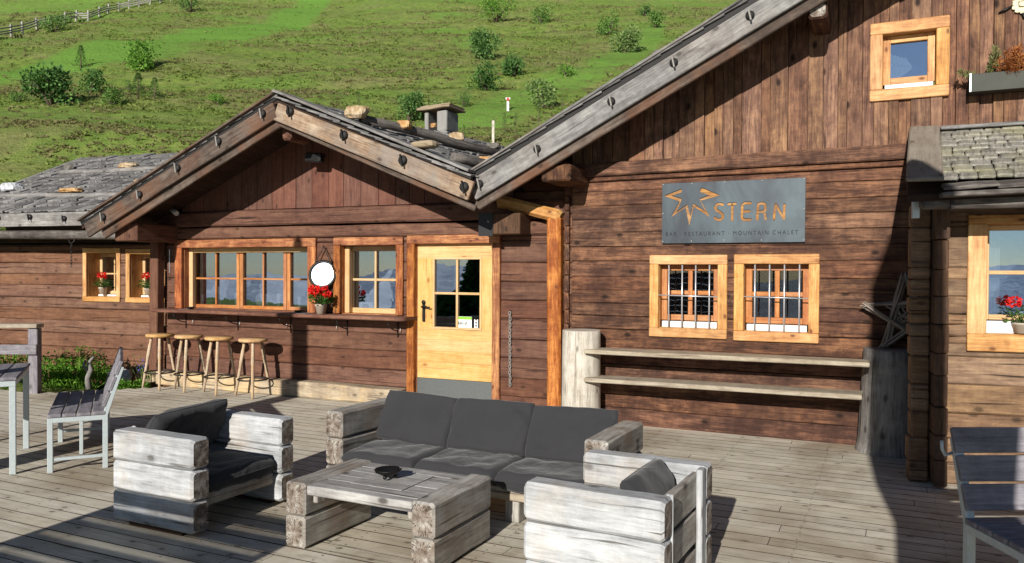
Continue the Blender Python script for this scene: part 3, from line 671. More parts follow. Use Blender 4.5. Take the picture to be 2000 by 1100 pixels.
def window(parent, x0, x1, z0, z1, cw=.09, rec=.12, proud=.03, cols=(2,), rows=2, fw=.045, mw=.022, glass='glass', casing='larch', sash='sash', sill=None, bottom=True, depth=.2, split=None, cwt=None, cross=None):
    """x0..z1 is the outer casing; casing mesh is the window, sash / pane / sill its sub-parts"""
    cwt = cwt or cw
    mb = MB(); f = -proud; b = .02
    mb.box(x0, x1, f, b, z1 - cwt, z1, 'x', .006, 4, .0015)
    zb = z0 + (cw if bottom else 0)
    mb.box(x0, x0 + cw, f + .003, b, zb, z1 - cwt, 'z', .006, 4, .0015); mb.box(x1 - cw, x1, f + .003, b, zb, z1 - cwt, 'z', .006, 4, .0015)
    if bottom: mb.box(x0, x1, f - .004, b, z0, z0 + cw, 'x', .006, 4, .0015)
    # reveal
    i0, i1, j0, j1 = x0 + cw, x1 - cw, zb, z1 - cwt
    mb.box(i0 - .03, i0 + .002, b, rec + .06, j0, j1, 'z', .002); mb.box(i1 - .002, i1 + .03, b, rec + .06, j0, j1, 'z', .002)
    mb.box(i0, i1, b, rec + .06, j1 - .002, j1 + .03, 'x', .002); mb.box(i0, i1, b, rec + .06, j0 - .03, j0 + .002, 'x', .002)
    # inner beading
    w = mb.build('window', M[casing], parent)
    sb = MB(); gb = MB(); xs = [i0 + .004, i1 - .004]; n = len(cols)
    edges = split or [i0 + (i1 - i0) * k / n for k in range(n + 1)]
    zlo, zhi = j0 + .004, j1 - .004
    if sill: zlo += sill
    yy = rec
    sb2 = MB(); fr = .022
    for k in range(n):
        a, c = edges[k] + .004, edges[k+1] - .004
        sb.box(a, a + fw, yy, yy + .045, zlo, zhi, 'z', .004); sb.box(c - fw, c, yy, yy + .045, zlo, zhi, 'z', .004)
        sb.box(a + fw, c - fw, yy + .002, yy + .043, zhi - fw, zhi, 'x', .004); sb.box(a + fw, c - fw, yy + .002, yy + .043, zlo, zlo + fw, 'x', .004)
        m_ = cols[k]
        for q in range(1, m_):
            xm = a + fw + (c - a - 2 * fw) * q / m_; sb.box(xm - mw/2, xm + mw/2, yy + .006, yy + .035, zlo + fw, zhi - fw, 'z', .003)
        for q in range(1, rows):
            zm = zlo + fw + (zhi - zlo - 2 * fw) * q / rows
            for q2 in range(m_):
                xa = a + fw + (c - a - 2 * fw) * q2 / m_ + (mw/2 if q2 else 0); xb = a + fw + (c - a - 2 * fw) * (q2 + 1) / m_ - (mw/2 if q2 < m_ - 1 else 0)
                sb.box(xa, xb, yy + .008, yy + .033, zm - mw/2, zm + mw/2, 'x', .003)
        gb.box(a + fw - .005, c - fw + .005, yy + .036, yy + .040, zlo + fw - .005, zhi - fw + .005, 'x', .0005)
    sb.build('sash', M[sash], w); gb.build('pane', M[glass], w)
    if sill: MB().box(i0 + .02, i1 - .02, rec - .045, rec + .03, j0 + .003, j0 + sill - .004, 'x', .003).build('sill', M['white'], w)
    return w, (i0, i1, zlo + fw, zhi - fw)
def peg(mb, x, y, z, s=1.0, lt=False, tilt=0):
    mb.lathe((x, y, z), [(.0, .03), (.045 * s, .026), (.055 * s, .01), (.05 * s, -.012)], 10, (0, -1, .15))
def pegs(parent, pts, s=1.0, rod='pin', disc='blackrub_shade', yo=-.0):
    s *= .76
    for (x, y, z) in pts:
        o = MB(); peg(o, x, y - .008, z, s); d = o.build('peg', M[disc], parent)
        MB().beam((x - .012 * s, y - .045, z + .06 * s), (x + .02 * s, y - .05, z - .075 * s), .024 * s, .02 * s, (0, 1, 0), ch=.003).build('peg_pin', M[rod], d)

def shingles(mb, o, ud, vd, W, Ln, row, w0, w1, th, shear=0, jit=.01, over=1.5, lift=.5):
    """o: lower left corner, ud along eave, vd up slope"""
    o, ud, vd = V(o), V(ud).normalized(), V(vd).normalized(); nn = ud.cross(vd).normalized()
    if nn.z < 0: nn = -nn
    n = int(Ln / row)
    for k in range(n):
        v = k * row; x = rnd.uniform(-w1, 0)
        while x < W:
            w = rnd.uniform(w0, w1); t = th * rnd.uniform(.6, 1.3); dv = rnd.uniform(-jit, jit); l = row * over
            if x + w > 0 and x < W:
                a = o + ud * (max(x, 0) + min(x + w, W)) * .5 + vd * (v + dv) + nn * (th * lift + t * .5 + rnd.uniform(0, .3) * th)
                b = a + vd * l - nn * (th * .9)
                mb.beam(a, b, t, max(.02, min(x + w, W) - max(x, 0) - rnd.uniform(.002, .01)), nn, ch=min(.006, t * .3), seg=1, jit=0)
            x += w

# ------------------------------------------------------------------ main chalet
MZ = 2.66
def main_house():
    root = thing('wooden_chalet', 'big dark brown timber chalet with long grey roof edge and barred windows', 'house', Mf.P, Mf.ang)
    x0, x1 = -.8, 7.2
    win = [(.08, .875, .95, 1.795), (.94, 1.735, .945, 1.8)]
    holes = [(a + .06, b - .06, c + .06, d - .06) for a, b, c, d in win]
    mb = MB(); log_wall(mb, x0, x1, -.02, MZ - .03, .13, .19, holes, ch=.007, jit=.0035)
    mb.build('log_wall', M['log_main'], root)
    # roof geometry: shingle top line
    p0 = Mf.loc(1000, 290, .65); p1 = Mf.loc(1454, 4.5, .65); sl = (p1[2] - p0[2]) / (p1[0] - p0[0]); xe = Mf.loc(921, 340, .65)[0]; ze = p0[2] + (xe - p0[0]) * sl
    xr = 4.9; zr = ze + (xr - xe) * sl
    def under(x): return ze + (min(x, 2 * xr - x) - xe) * sl - .17
    # trim beam and boards
    tb = MB(); tb.beam((-.95, -.03, MZ + .045), (x1, -.03, MZ + .1), .14, .1, ch=.012, seg=14, jit=.003); tb.build('trim_beam', M['log_main'], root)
    tb = MB(); tb.beam((-.9, -.012, MZ - .05), (x1, -.012, MZ - .005), .05, .06, ch=.008, seg=14, jit=.002); tb.build('trim_strip', M['log_main'], root)
    uw = (2.155, 2.8, 3.205, 3.92)
    bb = MB(); x = x0
    while x < x1:
        w = rnd.uniform(.075, .2); x2 = min(x + w, x1); pr = rnd.choice((0, 0, .016, .024)) if w > .1 else .028
        lo = MZ + .1 + (x + 1) * .0066 - .02 * (rnd.random() < .5); hi = max(under(x), under(x2)) + .02
        if x2 > uw[0] + .05 and x < uw[1] - .05:
            rg = [(lo, uw[2] + .05), (uw[3] - .05, hi)]
        elif 2.1 < x < 2.9 and False: rg = []
        else: rg = [(lo, hi)]
        for a, b in rg:
            if b - a > .05: bb.beam((( x + x2) / 2, .012 - pr, a), ((x + x2) / 2, .012 - pr, b), .03, x2 - x - .003, (0, 1, 0), ch=.003, seg=4, jit=.0015)
        x = x2
    bb.build('gable_boards', M['board_main'], root)
    bk = MB()
    x = x0
    for a, b, c, d in [(x0, uw[0] + .06, MZ, 0), (uw[1] - .06, x1, MZ, 0)]:
        xx = a
        while xx < b:
            x3 = min(xx + .3, b); bk.box(xx, x3, .034, .07, MZ, max(under(xx), under(x3)) + .0, 'z', .001); xx = x3
    bk.box(uw[0] + .06, uw[1] - .06, .034, .07, MZ, uw[2] + .06, 'x', .001); bk.box(uw[0] + .06, uw[1] - .06, .034, .07, uw[3] - .06, 4.9, 'x', .001)
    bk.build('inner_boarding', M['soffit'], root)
    # shell
    sh = MB(); log_wall(sh, 0, 7, -.02, 2.75, .16, .2, (), ch=.01)
    o = sh.build('side_wall', M['log_main'], root); o.rotation_euler = (0, 0, R(90)); o.location = (x0 + .17, .17, 0)
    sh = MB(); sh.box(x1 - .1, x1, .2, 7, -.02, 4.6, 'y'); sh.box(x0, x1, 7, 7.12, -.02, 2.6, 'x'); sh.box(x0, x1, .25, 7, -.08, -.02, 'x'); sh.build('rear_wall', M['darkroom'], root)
    # corner: crossing log ends left of the wall
    lb = MB()
    for i, (a, b) in enumerate(courses(-.02, 2.6, .15, .2)):
        e = rnd.uniform(-.012, .012)
        lb.beam((-.9 + e, .09, (a+b)/2), (-.79, .09, (a+b)/2), b - a - .004, .16, ch=.012, jit=.003)
        lb.beam((-.845, -.035 + e, (a+b)/2 + .03), (-.845, .2, (a+b)/2 + .03), b - a - .006, .055, ch=.008)
    lb.build('corner_logs', M['log_main'], root)
    # windows with grilles
    for (a, b, c, d), nm in zip(win, 'lr'):
        w, (i0, i1, k0, k1) = window(root, a, b, c, d, cw=.095, rec=.1, proud=.03, cols=(2,), rows=2, fw=.06, mw=.045, glass='glass_dark', sash='sash', sill=.07)
        gb = MB()
        for q in range(4):
            xx = a + .2 + (b - a - .38) * q / 3; gb.tube([(xx, -.005, c + .07), (xx, -.005, d - .1)], .0075, 8)
        gb.tube([(a + .09, -.018, (c + d) / 2 + .01), (b - .09, -.018, (c + d) / 2)], .006, 8)
        gb.build('grille', M['bars'], w)
        # dim lamps and bottles inside
    w, (i0, i1, k0, k1) = window(root, uw[0], uw[1], uw[2], uw[3], cw=.105, rec=.05, proud=.05, cols=(1,), rows=1, fw=.062, glass='glass_blue', casing='larch', sash='larch', sill=.05)
    cb = MB()
    for k in range(7):
        pts = [(i0 + .0 + .03 * k, .12, k0 + .26 - k * .012), (i0 + .06 + .03 * k, .13, k0 + .17 - k * .012), (i0 - .01 + .024 * k, .14, k0 + .02)]
        for p, q in zip(pts, pts[1:]): cb.beam(p, q, .004, .026, (0, 1, 0), ch=.001)
    cb.build('curtain', M['white'], w)
    # roof
    rb = MB(); yo = -.66
    for sgn in (1, -1):
        A = V((xe if sgn == 1 else 2 * xr - xe, 0, ze - .06)); B = V((xr, 0, zr - .06))
        mid = [A.lerp(B, t) for t in (0, 1)]
        rb.beam(A + V((0, 3.2, -.02)), B + V((0, 3.2, -.02)), .05, 7.6, (0, 0, 1), ch=.004)
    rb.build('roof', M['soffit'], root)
    dx = V((1, 0, sl)).normalized()
    vb = MB(); A = V((xe, yo, ze)); B = V((xr + .0, yo, zr))
    # board top edge line from photo
    q0 = Mf.loc(1000, 302, .66); q1 = Mf.loc(1500, 41, .66); q2 = Mf.loc(1000, 348, .66)
    hgt = (q0[2] - q2[2]); zc = lambda x: q0[2] - hgt / 2 + (x - q0[0]) * sl
    xs = Mf.loc(922, 370, .66)[0]
    vb.beam((xs, yo, zc(xs)), (xr, yo, zc(xr)), hgt * math.cos(math.atan(sl)), .04, (0, 0, 1), ch=.008, seg=10, jit=.002)
    vo = vb.build('barge_board', M['verge'], root)
    pg = [Mf.loc(px, py, .69) for px, py in [(1049, 291), (1194, 198), (1316, 122), (1465, 30), (937, 359)]]
    pegs(vo, [(p[0], -.68, p[2]) for p in pg], 1.0)
    sb = MB(); r0_ = Mf.loc(1000, 369, .6); z2 = lambda x: r0_[2] + .055 + (x - r0_[0]) * sl; xs2 = Mf.loc(930, 395, .6)[0]
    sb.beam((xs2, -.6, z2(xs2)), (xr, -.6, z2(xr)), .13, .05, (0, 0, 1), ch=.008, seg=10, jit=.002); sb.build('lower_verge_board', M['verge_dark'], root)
    cb = MB(); cb.beam((xe, yo + .06, ze - .045), (xr, yo + .06, zr - .045), .05, .16, (0, 0, 1), ch=.004); cb.build('shade_batten', M['blackrub_shade'], root)  # batten coloured black to read as the shaded gap below the shingles
    tb = MB(); L = math.hypot(xr - xe, zr - ze)
    shingles(tb, (xe, yo - .05, ze - .02), (0, 1, 0), dx, 7.5, L, .22, .11, .19, .022); tb.build('roof_shingles', M['shake'], root)
    eb = MB()   # thin cover board on the verge
    eb.beam((xe - .01, yo + .02, ze + .012), (xr, yo + .02, zr + .012), .022, .17, (0, 0, 1), ch=.004, seg=12, jit=.003); eb.build('verge_cover', M['verge'], root)
    # purlin ends
    for (xa, xb, za, zb) in [(-.93, -.6, 2.55, 2.72), (1.66, 1.82, 3.88, 4.03)]:
        MB().box(xa, xb, -.56, .1, za, zb, 'y', .02, emi=1).build('purlin', [M['log_main'], M['endgrain'] if xa > 0 else M['log_main']], root)
    # black mark
    return root
chalet = main_house()

# sign
def sign():
    a = Mf.loc(1293, 360.6, .035); b = Mf.loc(1572.4, 473, .035)
    X0, Z1, X1, Z0 = a[0], 2.535, b[0], 1.915
    root = thing('metal_sign', 'blue grey metal sign with zigzag star reading STERN above the barred windows', 'sign', Mf.w(X0, -.03, Z0), Mf.ang)
    W, H = X1 - X0, Z1 - Z0
    n = NT('blued steel plate'); f = n.noise(n.obj(1.6, 1, 1), 1.6, 4, .6, .4); g = n.noise(n.obj(1, 1, 1), 14, 5, .7)
    cl = n.mix(n.math('MULTIPLY', n.math('SUBTRACT', f, .4, clamp=True), 4, clamp=True), lin(48, 56, 63, .85), lin(76, 90, 97, .85)); cl = n.mix(n.math('MULTIPLY', g, .25), cl, lin(60, 60, 70))
    mat = n.fin(cl, .5, g, .1, .002, .5, .35)
    MB().box(0, W, 0, .006, 0, H, 'x', .002).build('plate', mat, root)
    s = W / (1612 - 222.0)
    def q(px, py):   # from the enlarged view of the sign: x 218..1612, slanted
        t = (px - 218) / (1612 - 218.0); top = 203 + (122 - 203) * t; bot = 790 + (765 - 790) * t
        # account for foreshortening along the plate
        w = (bot - top) ; u = t
        k = 562.0 / 600
        k0, k1 = 587.0, 643.0
        u = t * k0 / (k0 * t + k1 * (1 - t)) if False else (t / (t + (1 - t) * (k1 / k0)))
        return (u * W, H * (bot - py) / (bot - top))
    cut = wood('bright cut wood', lin(104, 68, 40), lin(158, 112, 66, .85), lin(198, 154, 98, .85), var=.2, crack=.5)
    O = [(440, 256), (244, 326), (418, 374), (326, 530), (482, 432), (524, 612), (570, 424), (738, 524), (642, 362), (836, 311), (652, 238)]
    I = [(436, 286), (322, 322), (440, 352), (384, 482), (502, 408), (534, 520), (562, 398), (690, 468), (632, 350), (738, 310), (634, 278)]
    def poly(mb, O, I, y):
        for k in range(len(O) - 1):
            a, b, c, d = q(*O[k]), q(*O[k+1]), q(*I[k+1]), q(*I[k])
            mb.quad((a[0], y, a[1]), (b[0], y, b[1]), (c[0], y, c[1]), (d[0], y, d[1]), ((a[0] + 3, a[1]), (b[0] + 3, b[1]), (c[0] + 3, c[1]), (d[0] + 3, d[1])))
    # dark upper lip of the cut-out, then the wood seen through it
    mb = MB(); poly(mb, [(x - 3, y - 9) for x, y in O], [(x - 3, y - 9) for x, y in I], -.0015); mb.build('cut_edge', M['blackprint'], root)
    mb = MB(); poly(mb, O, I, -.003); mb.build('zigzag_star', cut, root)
    def stroke(mb, pts, w, y, dy=0):
        pts = [V((q(px, py + dy)[0], y, q(px, py + dy)[1])) for px, py in pts]
        for a, b in zip(pts, pts[1:]):
            d = (b - a); L = d.length; d.normalize(); sd = V((-d.z, 0, d.x)); n_ = 6; nb = len(mb.v); ring = []
            for k in range(n_ + 1):
                an = math.pi / 2 + math.pi * k / n_; ring.append(a + (d * math.cos(an) + sd * math.sin(an)) * w / 2)
            for k in range(n_ + 1):
                an = -math.pi / 2 + math.pi * k / n_; ring.append(b + (d * math.cos(an) + sd * math.sin(an)) * w / 2)
            y += -.00012
            mb.v += [V((p.x, y, p.z)) for p in ring]; mb.face(tuple(range(nb, nb + len(ring))), tuple((p.x + 5, p.z) for p in ring))
    Lt = [
        [(868, 402), (838, 394), (806, 402), (792, 430), (802, 458), (836, 474), (866, 498), (868, 530), (846, 550), (812, 550), (790, 534)],
        [(924, 397), (990, 393)], [(960, 396), (960, 552)],
        [(1132, 384), (1080, 384), (1056, 404), (1052, 530), (1068, 550), (1132, 548)], [(1056, 468), (1122, 464)],
        [(1196, 544), (1202, 400), (1218, 386), (1252, 386), (1266, 400), (1270, 440), (1262, 462), (1206, 470)], [(1258, 462), (1272, 540)],
        [(1346, 540), (1350, 470), (1358, 396), (1432, 534), (1436, 400)]]
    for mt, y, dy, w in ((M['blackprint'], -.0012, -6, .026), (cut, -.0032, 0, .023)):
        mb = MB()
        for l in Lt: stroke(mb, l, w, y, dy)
        mb.build('letters', mt, root)
    fc = bpy.data.curves.new('sign_text', 'FONT'); fc.body = 'BAR · RESTAURANT · MOUNTAIN CHALET'; fc.size = .058; fc.space_character = 1.42; fc.space_word = .9; fc.extrude = .0006
    tmp = bpy.data.objects.new('sign_text', fc); me = bpy.data.meshes.new_from_object(tmp); o = bpy.data.objects.new('small_lettering', me); col.objects.link(o)
    wd = max(v.co.x for v in me.vertices) - min(v.co.x for v in me.vertices)
    k = (q(1550, 665)[0] - q(262, 705)[0]) / wd
    me.materials.clear(); me.materials.append(M['blackprint']); o.parent = root; o.rotation_euler = (R(90), 0, 0); o.scale = (k, 1, 1); z_ = q(262, 716)[1]; o.location = (q(262, 705)[0], -.0016, z_)
    bpy.data.objects.remove(tmp)
    for px, py in [(226, 215), (548, 190), (884, 174), (1236, 154), (1600, 134), (224, 495), (1600, 436), (224, 770), (547, 764), (882, 750), (1234, 748), (1600, 745)]:
        x, z = q(px, py); MB().lathe((min(max(x, .012), W - .012), -.001, min(max(z, .012), H - .012)), [(.0075, 0), (.006, .004), (0, .005)], 8, (0, -1, 0)).build('screw', M['bolt'], root)
sign()

# ------------------------------------------------------------------ bar hut
def bar_house():
    root = thing('bar_hut', 'brown gabled timber hut with serving window, counter and pale door', 'house', Bf.P, Bf.ang)
    x0, x1 = -.03, 6.25
    W1 = (.16, 2.62, 1.07, 2.035); W2 = (2.9, 3.93, 1.075, 2.035); D = (3.99, 5.24, 0.0, 2.04)
    holes = [(W1[0] + .1, W1[1] - .1, W1[2], W1[3] - .06), (W2[0] + .1, W2[1] - .08, W2[2], W2[3] - .06), (D[0] + .08, D[1] - .08, -.02, D[3] - .06)]
    mb = MB(); log_wall(mb, x0, x1, -.02, 2.04, .17, .24, holes, ch=.016, jit=.005)
    mb.build('log_wall', M['log_bar'], root)
    mb = MB()
    mb.beam((x0 - .2, .06, 2.125), (x1, .06, 2.11), .15, .19, ch=.02, seg=16, jit=.004); mb.beam((x0 - .2, .05, 2.32), (x1, .05, 2.315), .2, .2, ch=.022, seg=16, jit=.004)
    mb.build('lintel_beams', M['log_bar'], root)
    # roof lines
    xa, _, za = Bf.loc(538.6, 186, .86); xr, _, zr = Bf.loc(921, 343, .86); xl, _, zl = Bf.loc(160, 433, .86)
    sr = (zr - za) / (xr - xa); sl = (za - zl) / (xa - xl)
    under = lambda x: (za + (x - xa) * sr if x > xa else za - (xa - x) * sl) - .15
    bb = MB(); x = x0
    while x < 5.4:
        w = rnd.uniform(.19, .27); x2 = x + w; hi = max(under(x), under(x2))
        if hi > 2.45: bb.beam(((x+x2)/2, .03 + rnd.uniform(0, .006), 2.43), ((x+x2)/2, .03, hi), .04, w - .005, (0, 1, 0), ch=.004, seg=3, jit=.001)
        x = x2
    bb.build('gable_boards', M['board_bar'], root)
    bk = MB(); xx = x0
    while xx < 5.4:
        h = max(under(xx), under(xx + .3))
        if h > 2.4: bk.box(xx, xx + .3, .055, .09, 2.3, h, 'z', .001)
        xx += .3
    bk.build('inner_boarding', M['soffit'], root)
    gb = MB()
    for k in range(4): gb.box(5.3, 6.22, .09, .2, 2.2 + k * .17, 2.365 + k * .17, 'x', .012, 3, .003)
    gb.build('upper_logs', M['log_bar'], root)
    # shell
    sh = MB(); log_wall(sh, 0, 5, -.02, 2.2, .18, .22, (), ch=.014)
    o = sh.build('side_wall', M['log_bar'], root); o.rotation_euler = (0, 0, R(90)); o.location = (x0 + .17, .17, 0)
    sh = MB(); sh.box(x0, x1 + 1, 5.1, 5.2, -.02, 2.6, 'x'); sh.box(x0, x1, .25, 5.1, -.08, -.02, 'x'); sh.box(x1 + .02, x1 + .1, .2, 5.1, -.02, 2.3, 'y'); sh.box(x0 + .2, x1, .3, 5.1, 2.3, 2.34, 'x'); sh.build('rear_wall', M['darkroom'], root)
    # corner post at the left, log stubs
    lb = MB()
    lb.beam((-.16, -.07, .18), (-.13, -.07, 2.06), .13, .16, (0, 1, 0), ch=.012, seg=5, jit=.003)
    lb.build('corner_post', M['log_bar'], root)
    lb = MB()
    for (a, b) in courses(.0, 2.2, .17, .22): lb.box(-.13 + rnd.uniform(-.02, .02), -.03, .04, .2, a, b - .005, 'x', .012)
    lb.build('corner_logs', M['log_bar'], root)
    # serving window
    ww = W1
    s3 = [ww[0] + .13, .0, 0, 0]
    mb = MB()
    w, ins = window(root, W1[0], W1[1], W1[2], W1[3], cw=.13, cwt=.11, rec=.16, proud=.04, cols=(2, 2, 1), rows=2, fw=.055, mw=.026, casing='larch_red', sash='sash', bottom=False,
                    split=[.29, 1.17, 1.99, 2.49])
    # pale stiles in the recess
    MB().box(.29, .36, .1, .158, 1.075, 1.925, 'z', .004).build('inner_stile', M['sash_pale'], w)
    MB().box(.36, 2.49, .112, .158, 1.86, 1.925, 'x', .004).build('inner_head', M['sash_pale'], w)
    w2, ins2 = window(root, W2[0], W2[1], W2[2], W2[3], cw=.1, cwt=.1, rec=.14, proud=.04, cols=(2,), rows=2, fw=.065, mw=.03, casing='larch_red', sash='sash_pale', bottom=False)
    MB().box(3.0, 3.07, .07, .138, 1.08, 1.93, 'z', .004).build('inner_stile', M['sash_pale'], w2)
    # things behind the panes
    # counter shelf
    cb = MB(); cb.beam((.0, -.13, 1.05), (4.0, -.13, 1.045), .045, .36, ch=.01, seg=10, jit=.0015)
    n_ = 10; nb = len(cb.v)
    ring = [(4.0 + .1 * math.sin(math.pi / 2 * k / n_), -.31 + .1 - .1 * math.cos(math.pi / 2 * k / n_)) for k in range(n_ + 1)] + [(4.1, .05), (4.0, .05)]
    cb.v += [V((a, b, z)) for z in (1.024, 1.066) for a, b in ring]; m_ = len(ring)
    cb.face(tuple(nb + m_ + k for k in range(m_)), tuple((a, b) for a, b in ring)); cb.face(tuple(nb + k for k in range(m_ - 1, -1, -1)), tuple((a, b) for a, b in ring))
    for k in range(m_): cb.face((nb + k, nb + (k+1) % m_, nb + m_ + (k+1) % m_, nb + m_ + k), ((0, 0), (.1, 0), (.1, .04), (0, .04)))
    cb.build('counter', M['counter'], root)
    for xx in (.35, 1.3, 2.2, 3.1, 3.85):
        hb = MB(); hb.tube([(xx, -.24, 1.02), (xx, -.2, .94), (xx, -.1, .9), (xx, -.01, .88)], .008, 6); hb.tube([(xx, -.01, 1.02), (xx, -.01, .8)], .007, 6); hb.build('bracket', M['darkmetal'], root)
    hk = MB()
    for xx in (.5, 1.35, 2.15, 2.95, 3.9):
        hk.tube([(xx, -.01, .93), (xx, -.03, .91), (xx, -.035, .88), (xx - .012, -.03, .868)], .004, 5)
    hk.build('hooks', M['bolt'], root)
    # door
    cs = MB(); c0, c1 = D[0], D[1]
    cs.box(c0, c1, -.045, .03, 1.945, 2.045, 'x', .008, 4, .0015)
    cs.box(c0, c0 + .105, -.042, .03, 0, 1.945, 'z', .008, 5, .0015); cs.box(c1 - .1, c1, -.042, .03, 0, 1.945, 'z', .008, 5, .0015)
    cs.box(c0 + .085, c0 + .109, .03, .16, 0, 1.945, 'z', .002); cs.box(c1 - .104, c1 - .085, .03, .16, 0, 1.945, 'z', .002); cs.box(c0 + .1, c1 - .1, .03, .16, 1.94, 1.96, 'x', .002)
    cs.build('door_casing', M['larch_red'], root)
    # leaf: horizontal boards with a glazed opening
    dx0, dx1 = D[0] + .11, D[1] - .105; g = Bf.loc(845, 507); g2 = Bf.loc(935, 642); gx0, gx1, gz0, gz1 = g[0], g2[0], g2[2], g[2]
    db = MB(); z = .24
    hh = [.17, .15, .19, .16, .2]
    zs = [.325]
    while zs[-1] < gz0 - .1: zs.append(zs[-1] + rnd.uniform(.13, .2))
    zs[-1] = gz0 - .015
    for a, b in zip(zs, zs[1:]): db.box(dx0, dx1, .04, .08, a, b - .0008, 'x', .001)
    zz = gz0 - .015
    db.box(dx0, gx0 - .01, .041, .08, zz, gz1 + .02, 'z', .001); db.box(gx1 + .01, dx1, .041, .08, zz, gz1 + .02, 'z', .001)
    db.box(dx0, dx1, .04, .08, gz1 + .02, 1.94, 'x', .001)
    lf = db.build('door', M['door'], root)
    fb = MB(); t = .028
    fb.box(gx0 - .02, gx1 + .02, .03, .075, gz1, gz1 + t, 'x', .004); fb.box(gx0 - .02, gx1 + .02, .028, .075, gz0 - t, gz0, 'x', .004)
    fb.box(gx0 - .02, gx0 + .008, .031, .075, gz0, gz1, 'z', .004); fb.box(gx1 - .008, gx1 + .02, .031, .075, gz0, gz1, 'z', .004)
    xm = (gx0 + gx1) / 2; zm = (gz0 + gz1) / 2
    fb.box(xm - .014, xm + .014, .036, .07, gz0, gz1, 'z', .003); fb.box(gx0, xm - .014, .038, .068, zm - .014, zm + .014, 'x', .003); fb.box(xm + .014, gx1, .038, .068, zm - .014, zm + .014, 'x', .003)
    fb.build('glazing_bars', M['sash_pale'], lf)
    MB().box(gx0, gx1, .058, .062, gz0, gz1, 'x', .0005).build('pane', M['glass'], lf)
    MB().box(dx0, dx1, .034, .08, .02, .322, 'x', .002).build('kick_plate', M['kick'], lf)
    a = Bf.loc(827, 605, -.03); hb = MB(); hx, hz = a[0], a[2]
    hb.box(hx - .018, hx + .022, .028, .04, hz - .12, hz + .08, 'z', .004); hb.lathe((hx, .03, hz + .09), [(.028, 0), (.022, .01), (0, .012)], 10, (0, -1, 0)); hb.lathe((hx + .004, .03, hz - .13), [(.02, 0), (.016, .01), (0, .012)], 10, (0, -1, 0))
    hb.tube([(hx, .03, hz + .03), (hx, -.02, hz + .035), (hx + .05, -.025, hz + .045), (hx + .1, -.02, hz + .03), (hx + .12, -.018, hz + .035)], [.011, .01, .012, .009, .007], 8)
    hb.build('handle', M['black'], lf)
    # leaflet behind the pane
    q0 = Bf.loc(892, 618, -.05); q1 = Bf.loc(921, 642, -.05)
    lb = MB(); lb.box(q0[0], q1[0], .053, .0545, q1[2], q0[2], 'x', .0002); l = lb.build('leaflet', M['paper'], lf)
    MB().box(q0[0] + .001, q1[0] - .001, .0515, .0525, q0[2] - .035, q0[2] - .002, 'x', .0002).build('leaflet_header', M['greenprint'], l)
    mb = MB(); xx = q0[0] + .02
    for k in range(9):
        mb.box(xx, xx + .008, .0515, .0525, q1[2] + .045 + rnd.uniform(-.012, .01), q1[2] + .065 + rnd.uniform(-.008, .016), 'z', .0002); xx += .014
    mb.build('leaflet_print', M['blackprint'], l)
    q0 = Bf.loc(926, 624, -.05); q1 = Bf.loc(934, 641, -.05)
    l = MB().box(q0[0], q1[0] - .005, .053, .0545, q1[2], q0[2], 'x', .0002).build('sticker', M['paper'], lf)
    mb = MB()
    for k in range(3): mb.lathe(((q0[0] + q1[0] - .005) / 2, .0528, q1[2] + .025 + .036 * k), [(.012, 0), (0, .001)], 10, (0, -1, 0))
    mb.build('sticker_print', M['blackprint'], l)
    # roof slabs, skewed like the old ridge
    sk = .2
    def slab(xA, zA, xB, zB, nm):
        mb = MB(); th = .05
        pts = [(xA, -.86, zA), (xB, -.86, zB), (xB + sk * 6.4, 5.6, zB), (xA + sk * 6.4, 5.6, zA)]
        nb = len(mb.v); mb.v += [V(p) + V((0, 0, -.05)) for p in pts] + [V(p) + V((0, 0, -.05 - th)) for p in pts]
        uvq = [(p[1], p[0]) for p in pts]
        mb.face((nb, nb+1, nb+2, nb+3), uvq); mb.face((nb+7, nb+6, nb+5, nb+4), uvq[::-1])
        for k in range(4):
            j = (k+1) % 4; mb.face((nb+k, nb+4+k, nb+4+j, nb+j), ((0, 0), (0, .05), (1, .05), (1, 0)))
        mb.build(nm, M['soffit'], root)
    slab(xa, za, xr, zr, 'roof_slope'); slab(xl, zl, xa, za, 'roof_slope')
    dr = V((xa - xr, 0, za - zr)); Lr = dr.length; ek = V((sk, 1, 0)).normalized()
    mb = MB(); shingles(mb, (xr, -.9, zr - .03), ek, dr, 6.4, Lr + .02, .2, .12, .24, .024, jit=.014, over=1.5); mb.build('roof_shingles', M['shake'], root)
    dl = V((xa - xl, 0, za - zl)); Ll = dl.length
    mb = MB(); shingles(mb, (xl, -.9, zl - .03), (0, 1, 0), dl, 1.2, Ll + .02, .2, .11, .2, .022, jit=.02, over=1.4); mb.build('roof_shingles', M['shake'], root)
    # verge boards
    def verge(p, q, low, matn, nm, off, ends=None, th=.045, seg=8):
        a = Bf.loc(*p, off); b = Bf.loc(*q, off); c = Bf.loc(*low, off)
        s = (b[2] - a[2]) / (b[0] - a[0]); h = (a[2] + (c[0] - a[0]) * s - c[2])
        e0, e1 = ends or (a[0], b[0])
        f = lambda x: a[2] + (x - a[0]) * s - h / 2
        mb = MB(); mb.beam((e0, -off, f(e0)), (e1, -off, f(e1)), h * math.cos(math.atan(s)), th, (0, 0, 1), ch=.008, seg=seg, jit=.002)
        return mb.build(nm, M[matn], root)
    xap = Bf.loc(540, 200, .86)[0]
    vr = verge((538.6, 199), (920.5, 353), (920.5, 394.5), 'verge_brown', 'barge_board', .86, (xap, Bf.loc(921, 360, .86)[0]))
    vl = verge((500, 222), (185, 425), (188.6, 454.5), 'verge_dark', 'barge_board', .86, (Bf.loc(170, 430, .86)[0], xap - .006))
